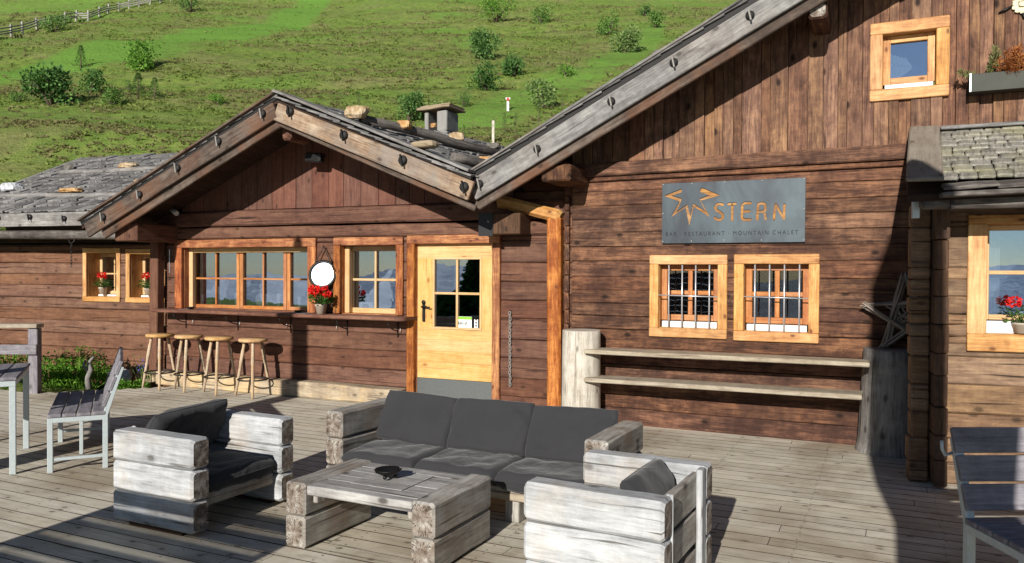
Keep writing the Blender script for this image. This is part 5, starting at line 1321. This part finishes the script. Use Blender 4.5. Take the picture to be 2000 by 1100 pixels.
# galvanised bench: x front->back, y across
def bench(label, loc, rz, W=1.28, hook=False, seatcol='slat', offs=0):
    root = thing('garden_bench', label, 'bench', loc, rz, 'slatted benches with galvanised steel frames')
    D, t, hs, hb = .43, .04, .435, .88
    for y in (0, W - t):
        fb = MB()
        fb.box(0, t, y, y + t, 0, hs - .002, 'z', .003); fb.box(D - t, D, y, y + t, 0, hs - .002, 'z', .003); fb.box(.0, D, y + .001, y + t - .001, hs - t, hs, 'x', .003)
        fb.beam((D - t / 2, y + t / 2, hs), (D + .1, y + t / 2, hb - .06), t, t, (1, 0, 0), ch=.003)
        fb.box(t, D - t, y + .008, y + t - .008, .09, .115, 'x', .003)
        fb.build('side_frame', M['galv'], root)
    fb = MB(); fb.box(t, D - t, W / 2 - .02, W / 2 + .02, hs - .04, hs - .005, 'x', .002); fb.box(D / 2 - .015, D / 2 + .015, W / 2 - .015, W / 2 + .015, 0, hs - .035, 'z', .003); fb.box(D - .03, D - .01, t, W - t, hs - .035, hs - .005, 'y', .002); fb.box(.01, .03, t, W - t, hs - .035, hs - .005, 'y', .002); fb.build('cross_frame', M['galv'], root)
    n_ = 4; sw = (D - .01) / n_
    for k in range(n_): MB().box(k * sw, k * sw + sw - .008, -.005, W + .005, hs + .002, hs + .03, 'y', .005, 4, .001).build('seat_slat', M[seatcol], root)
    dv = V((.14, 0, hb - .06 - hs)).normalized()
    for k in range(3):
        p = V((D - t / 2 - .037, 0, hs)) + dv * (.13 + k * .135); q = p + V((0, W, 0))
        MB().beam(p + V((0, -.005, 0)), q + V((0, .005, 0)), .122, .028, dv, ch=.005, seg=4, jit=.001).build('back_slat', M[seatcol], root)
    if hook:
        for yy in (0,):
            p = V((D - t / 2, 0, hs)) + dv * .33
            MB().tube([p + V((0, W + .0, 0)), p + V((0, W + .035, -.01)), p + V((0, W + .05, .02)), p + V((0, W + .052, .06))], .008, 8).build('hook', M['galv'], root)
    return root
f = G(92, 925); bench('slatted garden bench at the left facing the slatted table', (f.x, f.y, 0), R(26.5))
# right bench: back parallel to the picture, seat toward the viewer
bx_ = 2.17; bench('slatted garden bench with a coat hook at the bottom right corner', (2.17 + 1.28, 3.36, 0), R(92), hook=True)

def slat_table():
    f = G(18, 928); g = G(54, 878); ang = R(26.5)
    ux = V((math.cos(ang), math.sin(ang), 0)); uy = V((-math.sin(ang), math.cos(ang), 0)); Wd = 1.5
    D = .8; W = (g - f).dot(uy)
    root = thing('slatted_table', 'slatted grey table on galvanised legs at the left edge', 'table', f, ang)
    h = .74; t = .045
    W = max(1.0, W)
    for x in (-.8, 0):
        for y in (0, W): MB().box(x, x + t, y, y + t, 0, h - .045, 'z', .003).build('leg', M['galv'], root)
    fb = MB(); fb.box(-.8, t, .001, t, h - .045, h, 'x', .003); fb.box(-.8, t, W, W + t, h - .045, h, 'x', .003); fb.box(0, t - .001, t, W, h - .044, h - .001, 'y', .003); fb.box(-.8, -.8 + t, t, W, h - .044, h - .001, 'y', .003); fb.build('frame', M['galv'], root)
    k = -.82
    while k < .02: MB().box(k, k + .118, -.01, W + t + .01, h + .001, h + .028, 'y', .005, 4, .001).build('slat', M['slat'], root); k += .126
slat_table()

def stool(label, x, y, rz, first=None):
    if first is None:
        root = thing('bar_stool', label, 'stool', (x, y, 0), rz, 'bar stools along the serving counter')
        MB().lathe((0, 0, .70), [(.0, 0), (.165, 0), (.18, .01), (.182, .03), (.17, .042), (0, .044)], 28).build('seat', M['stoolseat'], root)
        for k in range(3):
            a = R(90 + 120 * k); c, s = math.cos(a), math.sin(a)
            pts = [(c * (.12 + .13 * t), s * (.12 + .13 * t), .70 * (1 - t)) for t in (0, .15, .17, .4, .42, .7, .85, 1)]
            lg = MB().tube(pts, [.019, .019, .023, .023, .018, .019, .017, .015], 9, rj=.05).build('leg', M['stoolleg'], root)
        k = MB(); pts = [(math.cos(q) * .185, math.sin(q) * .185, .22) for q in [i * 6.283185 / 24 for i in range(25)]]
        k.tube(pts, .01, 7, False); k.build('foot_ring', M['darkmetal'], root)
        return root
    o = copy_tree(first); o.location = (x, y, 0); o.rotation_euler = (0, 0, rz); o['label'] = label; return o
st = None
for i, (px, py, lb, rr) in enumerate([(312, 758, 'leftmost bar stool, in front of the dark corner post', .4), (369, 762, 'second bar stool from the left, under the serving window', .15), (428, 768, 'third bar stool from the left, under the serving window', .2), (494, 774, 'rightmost bar stool, nearest the door', .3)]):
    q = G(px, py); s = stool(lb, q.x, q.y, rr + R(-60), st)
    if st is None: st = s

# sill beam against the bar wall
a = Bf.to(G(304, 752)); b = Bf.to(G(701, 787))
o = MB().beam((-.02, -.11, .1), (3.98, -.11, .1), .195, .2, ch=.012, seg=12, jit=.006, emi=1).build('timber_beam', [M['step'], M['endgrain']]); place(o, Bf.P, Bf.ang, 'long weathered beam lying under the serving counter', 'beam')

# wall shelf between a log post and a stump
def wall_shelf():
    root = thing('log_shelf', 'two long grey shelves set between a pale log post and a dark stump', 'shelf', Mf.w(-.45, -.4, 0), Mf.ang)
    T = lambda x, y: (x + .45, y + .4)
    def trunk(cx, cy, r0_, r1_, h, mat, name, seed):
        mb = MB(); n_ = 32; rows = 14; ou = seed
        ph = [noise.noise(V((i * .6, seed, 0))) for i in range(n_)]
        for j in range(rows + 1):
            t = j / rows
            for i in range(n_):
                a = 2 * math.pi * i / n_; r_ = (r0_ + (r1_ - r0_) * t ** .7) * (1 + .06 * noise.noise(V((math.cos(a) * 1.5, math.sin(a) * 1.5, seed + t))) + .012 * noise.noise(V((a * 8, t * 2, seed))))
                if t < .12: r_ *= 1 + .06 * (1 - t / .12)
                mb.v.append(V((cx + math.cos(a) * r_, cy + math.sin(a) * r_, h * t)))
        for j in range(rows):
            for i in range(n_):
                k = (i+1) % n_; A = j * n_
                mb.face((A+i, A+k, A+n_+k, A+n_+i), ((ou + h*j/rows, i*.05), (ou + h*j/rows, (i+1)*.05), (ou + h*(j+1)/rows, (i+1)*.05), (ou + h*(j+1)/rows, i*.05)), True)
        A = rows * n_; top = len(mb.v)
        mb.v += [V((v.x * .985 + cx * .015, v.y * .985 + cy * .015, h + .006)) for v in mb.v[A:A+n_]]
        for i in range(n_): k = (i+1) % n_; mb.face((A+i, A+k, top+k, top+i), ((0, 0), (.1, 0), (.1, .01), (0, .01)))
        mb.face(tuple(top + i for i in range(n_)), tuple((mb.v[top+i].x * .4, mb.v[top+i].y) for i in range(n_)))
        return mb.build(name, M[mat], root)
    qx = Mf.loc(1135, 720, .25); c = T(qx[0], -.25); trunk(c[0], c[1], .212, .2, 1.0, 'post', 'log_post', 3)
    # stump from its ground contact
    q = Mf.to(G(1729, 893)); c2 = T(q.x + .04, q.y + .27); trunk(c2[0], c2[1], .285, .235, .93, 'stump', 'stump', 9)
    z1 = .845; z2 = .535
    for z, x0, x1, yy in ((.825, -.40, 2.19, .0), (.535, -.40, 2.13, .0)):
        a, b = T(x0 - .075, -.445 + yy), T(x1, -.445); mb = MB(); mb.beam((a[0], a[1] + .12, z - .022), (b[0], b[1] + .12, z - .022 + .01), .042, .3, ch=.006, seg=8, jit=.002); mb.build('shelf_board', M['shelf'], root)
    return Mf.w(q.x + .04, q.y + .27, .935)
stump_top = wall_shelf()

# star of twigs on the stump
def star():
    c = stump_top + V((0, 0, 0)); dist = c.y
    R0 = 76 * dist / FPX; root = thing('twig_star', 'five pointed star woven of grey twigs on the dark stump', 'decoration', c, Mf.ang)
    ctr = Mf.to(hitplane(1772, 616, c, Mf.n)) - Mf.to(c)
    P = [V((math.cos(R(94 + 72 * k)) * R0, 0, math.sin(R(94 + 72 * k)) * R0)) + V((ctr.x, 0, ctr.z)) for k in range(5)]
    r = random.Random(5); low = min(p.z for p in P)
    for k in range(5):
        a, b = P[k], P[(k + 2) % 5]
        for j in range(12):
            o = V((r.uniform(-.045, .045), r.uniform(-.05, .05), r.uniform(-.04, .04))); a2 = a + o * .6 - (b - a) * r.uniform(-.02, .05); b2 = b + V((r.uniform(-.03, .03), o.y, r.uniform(-.02, .02))) * .7 + (b - a) * r.uniform(-.05, .04)
            pts = []
            for q in range(7):
                t = q / 6; p = a2.lerp(b2, t) + V((math.sin(t * 3.1 + j) * .012, math.cos(t * 4 + j) * .012, r.uniform(-.007, .007))); p.z = max(p.z, .012); pts.append(p)
            MB().tube(pts, [.012 * r.uniform(.7, 1.1) * (1 - .3 * abs(2 * q / 6 - 1)) for q in range(7)], 6).build('twig', M['twig'], root)
        for j in range(6):
            t0 = r.uniform(.2, .7); p = a.lerp(b, t0); q = P[(k + 1) % 5].lerp(P[(k + 3) % 5], r.uniform(.4, .8)); p.z = max(p.z, .02); q.z = max(q.z, .02)
            MB().tube([p, (p + q) / 2 + V((0, r.uniform(-.02, .02), 0)), q], .006, 5).build('twig', M['twig'], root)
star()

# ------------------------------------------------------------------ flowers
def geranium(loc, rz, s, label, heads, potr=.07, poth=.11, n=90, tall=.2, seed=1):
    r = random.Random(seed); root = thing('potted_geranium', label, 'plant', loc, rz)
    MB().lathe((0, 0, 0), [(potr * .72, 0), (potr * .95, poth * .8), (potr * 1.02, poth * .82), (potr, poth), (potr * .9, poth), (potr * .85, poth * .85), (0, poth * .85)], 20).build('pot', M['pot'], root)
    fb = MB(); sb = MB()
    for k in range(n):
        a = r.uniform(0, 6.28); q = r.random() ** .5 * tall * .8; z = poth + r.uniform(0, 1) * tall * (1 - .4 * q / tall)
        p = V((math.cos(a) * q, math.sin(a) * q, z)); sz = r.uniform(.028, .05) * s
        d = V((math.cos(a), math.sin(a), r.uniform(-.2, .6))); up = V((r.uniform(-.6, .6), r.uniform(-.6, .6), 1)); fb.leaf(p, d, up, sz, sz * 1.05)
        if k % 4 == 0: sb.tube([(0, 0, poth * .8), (p.x * .5, p.y * .5, (poth + z) / 2), tuple(p)], .0025, 4)
    sb.build('stems', M['gera'], root); fb.build('leaves', M['gera'], root)
    for (hx, hy, hz, hr) in heads:
        hb = MB(); c = V((hx, hy, hz)); sb = MB(); sb.tube([(0, 0, poth), (hx * .6, hy * .6, (poth + hz) / 2), (hx, hy, hz)], .003, 5)
        for k in range(90):
            d = V((r.gauss(0, 1), r.gauss(0, 1), r.gauss(0, .8))).normalized(); p = c + V((d.x * hr, d.y * hr, d.z * hr * .75)) * r.uniform(.6, 1)
            t = V((r.uniform(-1, 1), r.uniform(-1, 1), r.uniform(-1, 1))); hb.leaf(p, d + t * .8, t, hr * .55, hr * .5)
        h = hb.build('flower_head', M['petal'], root); sb.build('stalk', M['gera'], h)
    return root
for (W, lb, px) in ((AW1, 'red geranium in a grey pot in the left annex window', 202), (AW2, 'red geranium in a grey pot in the right annex window', 291)):
    q = Af.loc(px, 580, -.16); z = W[2] + .078 + .035
    geranium(Af.w(q[0], .15, z), Af.ang, 1.0, lb, [(.0, -.03, .31, .055), (.04, -.02, .28, .04)] if W is AW1 else [(-.02, -.03, .3, .055), (.09, 0, .32, .04)], .065, .11, 110, .15, seed=px)
q = Bf.loc(626, 612, .17)
geranium(Bf.w(q[0], -.16, 1.07), Bf.ang, 1.1, 'red geranium in a grey pot on the serving counter below the mirror', [(-.05, -.05, .3, .07), (.06, 0, .33, .035), (.12, -.03, .25, .045), (-.06, -.06, .25, .05), (.0, .02, .27, .04)], .075, .125, 190, .17, seed=5)
q = Kf.loc(1990, 640, -.02); geranium(Kf.w(q[0] + .02, .04, KW[2] + .14), Kf.ang, .9, 'red geranium on the sill of the side hut window', [(-.055, -.03, .24, .045)], .06, .08, 70, .13, seed=9)

# flower box with dry conifer twigs on the chalet gable
def flower_box():
    a = Mf.loc(1895, 145, .2); b = Mf.loc(1895, 180, .2); x0 = a[0]; z1 = a[2]; z0 = b[2]
    root = thing('flower_box', 'old grey metal window box with dry conifer twigs on the chalet gable', 'flower box', Mf.w(x0, -.2, z0), Mf.ang)
    mb = MB(); W = 1.0; H = z1 - z0
    mb.box(0, W, 0, .012, 0, H, 'x', .002); mb.box(0, W, .168, .18, 0, H, 'x', .002); mb.box(0, .012, .012, .168, .0, H, 'y', .002); mb.box(W - .012, W, .012, .168, 0, H, 'y', .002); mb.box(.012, W - .012, .012, .168, 0, .012, 'x', .001); mb.build('trough', M['tin'], root)
    MB().box(-.006, .01, -.008, .0, .0, H + .005, 'z', .001).build('edge_strip', M['galv'], root)
    r = random.Random(3)
    for k in range(34):
        x = .03 + .94 * r.random(); gr = x < .16 or (r.random() < .2)
        mb = MB(); L = r.uniform(.16, .27) * (1.1 if x < .16 else 1); an = r.uniform(-.5, .5) - (.55 if x < .12 else 0); base = V((x, r.uniform(.03, .15), H * .7)); d = V((math.sin(an), r.uniform(-.9, .1), math.cos(an) * r.uniform(.5, 1))).normalized(); tip = base + d * L
        mb.tube([base, tip], [.005, .002], 4)
        for q in range(110):
            t = r.random(); p = base.lerp(tip, t); v = V((r.gauss(0, 1), r.gauss(0, 1), r.gauss(0, 1))).normalized(); dd = (d * .7 + v).normalized(); mb.leaf(p, dd, v.cross(d) + V((.01, 0, 0)), r.uniform(.035, .065), .011)
        mb.build('conifer_twig', M['drygreen'] if gr else M['dryorange'], root)
flower_box()
# carved ornament top right
def ornament():
    q = Mf.loc(1996, 8, .06); root = thing('carved_ornament', 'pale carved flower ornament on the gable at the top right corner', 'decoration', Mf.w(q[0], -.04, q[2]), Mf.ang)
    mb = MB()
    for k in range(9):
        a = k * 6.283 / 9; c = V((math.cos(a) * .05, -.01, math.sin(a) * .05)); mb.rock(c, .055, .02, .055, seed=k, n=5, rough=.4)
    mb.rock((0, -.02, 0), .05, .03, .05, seed=22, n=5); mb.build('petals', M['ivory'], root)
    MB().tube([(-.06, 0, .0), (-.12, -.01, -.03), (-.17, -.005, -.05)], [.01, .012, .006], 7).build('stem', M['black'], root)
    MB().tube([(0, 0, -.06), (.02, -.01, -.11), (.05, -.005, -.14)], [.01, .012, .006], 7).build('stem', M['black'], root)
ornament()

# plants and stone between deck and annex
def bed():
    r = random.Random(21)
    def clump(px, py, w, h, n, mat, lb, ls=.05):
        p = G(px, py, -.12); root = thing('leafy_plant', lb, 'plant', p, 0, 'green plants growing beside the deck'); fb = MB(); sb = MB()
        for k in range(n):
            a = r.uniform(0, 6.28); q = r.random() ** .5; x, y = math.cos(a) * q * w / 2, math.sin(a) * q * w * .35; z = h * (1 - q * q * .55) * r.uniform(.35, 1.05)
            b = V((x, y, z)); d = V((math.cos(a) * .8 + r.uniform(-.5, .5), math.sin(a) * .8 + r.uniform(-.5, .5), r.uniform(-.4, .5)))
            for j in range(3): fb.leaf(b, d + V((r.uniform(-.9, .9), r.uniform(-.9, .9), r.uniform(-.3, .3))), (r.uniform(-.4, .4), r.uniform(-.4, .4), 1), ls * r.uniform(.7, 1.3), ls * .6)
            if k % 6 == 0: sb.tube([(x * .6, y * .6, 0), tuple(b)], .004, 4)
        sb.build('stems', M[mat], root); fb.build('leaves', M[mat], root)
    clump(112, 758, .8, .52, 520, 'bed', 'lush low plant behind the left bench seat'); clump(158, 758, .8, .6, 520, 'bed', 'bright green plant in the middle behind the left bench'); clump(190, 752, .45, .5, 260, 'leaf', 'taller plant behind the back of the left bench', .045)
    clump(30, 750, .9, .58, 460, 'bed', 'leafy plant behind the slatted table at the left edge'); clump(-15, 762, .7, .4, 250, 'bed', 'leafy plant cut by the left picture edge'); clump(255, 762, .5, .14, 200, 'bed', 'flat green tuft at the deck edge beside the pale stone'); clump(232, 764, .3, .12, 120, 'bed', 'small green tuft right below the pale stone')
    clump(92, 712, .4, .5, 120, 'leaf_dark', 'dark leaved plant against the annex wall')
    p = G(232, 752, -.1); s = p.y / FPX; o = MB().rock((0, 0, .12), 52 * s, .26, 32 * s, seed=77).build('field_stone', M['stone_white']); place(o, p, .2, 'pale boulder in the bed between bench and stools', 'stone')
    p = G(286, 748, -.1); o = MB().rock((0, 0, .08), .34, .2, .22, seed=79).build('field_stone', M['stone']); place(o, p, .2, 'low brown stone behind the leftmost bar stool', 'stone')
    p = G(282, 752, -.1); root = thing('lavender', 'thin blue flowering stalks behind the leftmost bar stool', 'plant', p); sb = MB(); fb = MB(); lb = MB()
    for k in range(16):
        x, y = r.uniform(-.2, .14), r.uniform(-.1, .1); h = r.uniform(.25, .5); tip = V((x * 1.5 + r.uniform(-.05, .05), y, h)); sb.tube([(x * .4, y, 0), (x, y, h * .6), tuple(tip)], .003, 4)
        for j in range(6): q = V((x, y, h * .5)).lerp(tip, r.random()); sb.leaf(q, (r.uniform(-1, 1), r.uniform(-1, 1), .4), (0, 0, 1), .035, .012)
        if tip.x > -.02:
            for j in range(26): fb.leaf(tip + V((r.gauss(0, .022), r.gauss(0, .022), r.gauss(0, .03))), (r.uniform(-1, 1), r.uniform(-1, 1), r.uniform(-.5, 1)), (r.uniform(-1, 1), 0, 1), .022, .014)
    sb.build('stalks', M['leaf_pale'], root); fb.build('blossom', M['lav'], root)
    p = G(175, 760, -.05); mb = MB(); s = p.y / FPX
    root = thing('vine_root', 'gnarled pale root standing behind the back of the left bench', 'branch', p)
    MB().tube([(0, 0, 0), (-.03, 0, .15), (.02, 0, .27), (-.02, .02, .36), (.03, 0, .42), (.06, 0, .45)], [.045, .04, .035, .03, .02, .012], 8, rj=.12).build('trunk', M['stump'], root)
    MB().tube([(-.02, 0, .25), (-.08, 0, .32), (-.07, .02, .4)], [.025, .02, .01], 7, rj=.1).build('branch', M['stump'], root)
bed()

# rail with post at the left
def railing():
    p = G(68, 767); root = thing('deck_railing', 'grey timber railing with end post behind the slatted table', 'railing', p, R(2))
    s = p.y / FPX; h = 137 * s
    MB().box(-9 * s, 9 * s, -.05, .06, -.1, 126 * s, 'z', .006).build('post', M['slat'], root)
    MB().box(-2.6, 11 * s, -.09, .09, 127 * s, 135 * s, 'x', .006, 8, .001).build('top_rail', M['shelf'], root)
    MB().box(-2.6, 11 * s, -.1, -.052, 76 * s, 95 * s, 'x', .006, 8, .001).build('lower_rail', M['slat'], root)
    MB().box(-2.6, -2.5, -.05, .06, -.1, 126 * s, 'z', .006).build('post', M['slat'], root)
railing()

# mirror on the bar wall
def mirror():
    c = Bf.loc(633, 536, .05); n_ = Bf.loc(635, 482, .02); rx = .178
    root = thing('round_mirror', 'round black framed mirror hanging by a strap between the bar windows', 'mirror', Bf.w(c[0], -.075, c[2]), Bf.ang)
    cw = Bf.w(c[0], -.075, c[2]); dd = (cw - CAM).normalized(); az_, el_ = R(201 + 3), R(21); rr = V((math.sin(az_) * math.cos(el_), math.cos(az_) * math.cos(el_), math.sin(el_))); nw = (rr - dd).normalized()
    ax = V((nw.dot(Bf.t), nw.dot(Bf.n), nw.z)).normalized()
    MB().lathe((0, 0, 0), [(.0, 0.006), (rx - .012, .006)], 40, ax, False, False).build('mirror_glass', M['mirror'], root)
    MB().lathe((0, 0, 0), [(rx - .026, -.012), (rx, -.012), (rx + .01, 0), (rx, .022), (rx - .026, .022), (rx - .026, -.012)], 40, ax, True, False).build('frame', M['black'], root)
    MB().lathe((0, 0, -.0), [(0, -.012), (rx - .004, -.012)], 40, ax, False, False).build('back_plate', M['black'], root)
    top = V((n_[0] - c[0], .03, n_[2] - c[2])); sb = MB()
    for s in (-1, 1): sb.beam((s * rx * .96, -.004, .05), (s * rx * .9, -.01, .09), .004, .02, (0, 1, 0), ch=.001); sb.beam((s * rx * .9, -.01, .08), top, .004, .014, (0, 1, 0), ch=.001)
    sb.build('strap', M['strap'], root); MB().lathe(top, [(.012, 0), (.01, .012), (0, .014)], 8, (0, -1, 0)).build('nail', M['black'], root)
mirror()
# ashtrays and papers on the counter
for px, lb, pl in ((372, 'black ashtray on a white cloth at the left end of the counter', 'white cloth under the ashtray at the left end of the counter'), (583, 'black ashtray on the shaded middle of the counter', 'dark flat mat under the middle ashtray on the counter')):
    q = Bf.loc(px, 603, .12); r_ = thing('ashtray', lb, 'ashtray', Bf.w(q[0], -.12, 1.073), Bf.ang, 'ashtrays on the serving counter')
    MB().lathe((0, 0, .004), [(.03, 0), (.05, .012), (.062, .026), (.058, .028), (.04, .016), (0, .012)], 20).build('bowl', M['black'], r_)
    o = MB().box(-.14, .16, -.12, .08, 0, .003, 'x', .001).build('counter_mat', M['paper'] if px < 400 else M['slat']); place(o, Bf.w(q[0] + .04, -.13, 1.0685), Bf.ang, pl, 'cloth' if px < 400 else 'mat')
# chain on the wall right of the door
def chain():
    a = Bf.loc(996, 612, .03); b = Bf.loc(996, 754, .03); mb = MB(); z = a[2]; k = 0; x = a[0]
    while z > b[2]:
        t = k % 2; o = (k * 37 % 5 - 2) * .0012
        ring = [(x + o + (math.cos(q) * .003 if t else math.cos(q) * .013), -.03 + (math.cos(q) * .012 if t else 0), z + math.sin(q) * .024) for q in [i * 6.283 / 8 for i in range(9)]]
        mb.tube(ring, .0055, 5, False); z -= .034; k += 1; x = a[0] + (b[0] - a[0]) * (a[2] - z) / (a[2] - b[2])
    o = mb.build('hanging_chain', M['pin']); place(o, Bf.P, Bf.ang, 'steel chain hanging on the wall right of the pale door', 'chain')
    o = MB().tube([(a[0], .01, a[2] + .03), (a[0], -.03, a[2] + .028), (a[0], -.035, a[2] + .04)], .005, 5).build('wall_hook', M['darkmetal'], bar)
chain()
# lamps under the gable
q = Bf.loc(622, 312, .1); root = thing('floodlight', 'black floodlight under the bar hut gable', 'lamp', Bf.w(q[0], 0, q[2]), Bf.ang)
MB().beam((-.1, -.2, .02), (.14, -.2, .0), .12, .1, ch=.015).build('housing', M['lampbox'], root); MB().beam((0, .02, .06), (0, -.2, .03), .03, .03, ch=.003).build('arm', M['lampbox'], root); MB().box(-.07, .1, -.256, -.251, -.03, .05, 'x', .001).build('lens', M['black'], root)
q = Bf.loc(340, 415, .15); root = thing('motion_sensor', 'small grey sensor lamp in the shade at the left end of the bar gable', 'lamp', Bf.w(q[0], 0, q[2]), Bf.ang)
MB().tube([(-.06, -.13, .04), (.07, -.17, -.02)], .035, 12).build('housing', M['galv'], root); MB().tube([(-.02, 0, .04), (-.02, -.12, .03)], .012, 6).build('arm', M['lampbox'], root)

# thermometer / rail at the left of the serving window
q = Bf.loc(336, 510, .02); o = MB().box(-.006, .006, -.02, -.004, -.17, .17, 'z', .002).build('thermometer', M['steelobj']); place(o, Bf.w(.04, 0, q[2]), Bf.ang, 'thin grey thermometer strip at the left end of the bar wall', 'thermometer')

# ------------------------------------------------------------------ what stands behind the viewer and throws the long shadows
SUN_AZ, SUN_EL = R(21), R(21.5)
sd = V((math.sin(SUN_AZ), math.cos(SUN_AZ), 0)); te = math.tan(SUN_EL)
def parasol(target, dist, top, label, wtop=.17, hb=1.2):
    p = V(target) - sd * dist; root = thing('closed_parasol', label, 'parasol', (p.x, p.y, 0), 0, 'closed parasols standing behind the viewer')
    MB().lathe((0, 0, 0), [(.3, 0), (.3, .07), (.06, .09), (.06, .12)], 24).build('base', M['galv'], root)
    MB().lathe((0, 0, 0), [(.04, .1), (.04, top)], 12).build('pole', M['galv'], root)
    MB().lathe((0, 0, 0), [(.1, hb), (wtop * 1.05, hb + .08), (wtop * 1.1, hb + .5), (wtop * .8, hb + .9), (wtop, hb + 1.3), (wtop * .85, top - .5), (.07, top - .05), (.0, top + .04)], 24).build('canopy', M['parasol'], root)
wp = Bf.w(Bf.loc(585, 700)[0], 0, 0); d1 = 6.6
parasol((wp.x, wp.y, 0), d1, 2.03 + d1 * te, 'tall closed parasol at the left behind the viewer', .15, .9)
wp = Mf.w(Mf.loc(1748, 700)[0], 0, 0); d2 = 7.2
parasol((wp.x, wp.y, 0), d2, 1.98 + d2 * te, 'tall closed parasol at the right behind the viewer', .25, 1.0)
# slatted screen added out of view to throw the lower left shadow
e = G(560, 1065); cshape = V((e.x, e.y, 0)) - sd * (.86 / te)
u = V((math.cos(Mf.ang), math.sin(Mf.ang), 0))
# screen runs along the deck boards, its height set by the shadow edge
SH = 1.45; pe = V((e.x, e.y, 0)) - sd * (SH / te)
root = thing('shadow_screen', 'slatted screen added outside the view to throw the lower left shadow', 'screen', pe, Mf.ang)
for x in (-1.6, -.06): MB().box(x, x + .06, -.03, .03, 0, SH + .16, 'z', .004).build('post', M['slat'], root)
z = .1
SH += .16
while z < SH - .1: MB().box(-1.54, -.06, -.012, .012, z, z + .1, 'x', .004).build('slat', M['slat'], root); z += .117

# conifer far to the left behind, seen only as a reflection in the door pane
def spruce(px, py, dist, rad0, label):
    d = ray(px, py); n = Bf.n; P = Bf.w(*Bf.loc(px, py)); dd = (d - n * 2 * d.dot(n)).normalized(); p = P + dd * dist; zg = hill_z(p.x, p.y)
    root = thing('spruce_tree', label, 'tree', (p.x, p.y, zg), 0, 'spruces beyond the deck behind the viewer'); r = random.Random(int(px)); mb = MB(); h = p.z - zg
    MB().tube([(0, 0, 0), (0, 0, h * .95)], [.16, .02], 8).build('trunk', M['bark'], root)
    for k in range(4200):
        t = r.random() ** .75; z = h * (.03 + .95 * t); rad = rad0 * (1 - t) ** .8 * (.75 + .25 * abs(math.sin(t * 30))); a = r.uniform(0, 6.28); q = rad * r.uniform(.1, 1)
        mb.leaf((math.cos(a)*q, math.sin(a)*q, z - q * .2), (math.cos(a), math.sin(a), -.2), (r.uniform(-1, 1), r.uniform(-1, 1), 1), .42, .16)
    mb.build('crown', M['leaf_dark'], root)
spruce(938, 492, 26, 1.5, 'tallest spruce beyond the deck, mirrored at the right of the door pane')
spruce(905, 560, 25, 1.6, 'middle spruce beyond the deck, mirrored low in the door pane')
spruce(872, 572, 27, 1.8, 'low spruce beyond the deck, mirrored at the left foot of the door pane')

# ------------------------------------------------------------------ light
w = bpy.data.worlds.new('World'); sc.world = w; w.use_nodes = True; nt = w.node_tree
sky = nt.nodes.new('ShaderNodeTexSky'); sky.sky_type = 'NISHITA'; sky.sun_disc = False; sky.sun_elevation = SUN_EL; sky.altitude = 2000; sky.air_density = 1.0; sky.dust_density = .6; sky.ozone_density = 1.5
sky.sun_rotation = SUN_AZ + math.pi
nt.links.new(sky.outputs[0], nt.nodes['Background'].inputs[0]); nt.nodes['Background'].inputs[1].default_value = .05
sl = bpy.data.lights.new('sun', 'SUN'); sl.energy = 5.0; sl.angle = R(.53); sl.color = (1, .95, .87); so = bpy.data.objects.new('sun', sl); col.objects.link(so)
dv = V((sd.x * math.cos(SUN_EL), sd.y * math.cos(SUN_EL), -math.sin(SUN_EL))); so.rotation_euler = dv.to_track_quat('-Z', 'Y').to_euler(); so.location = (-5, -10, 12)
vs = sc.view_settings; vs.view_transform = 'Standard'; vs.look = 'None'; vs.exposure = .35; vs.gamma = 1
sc.render.engine = 'CYCLES'; sc.cycles.caustics_reflective = False; sc.cycles.caustics_refractive = False
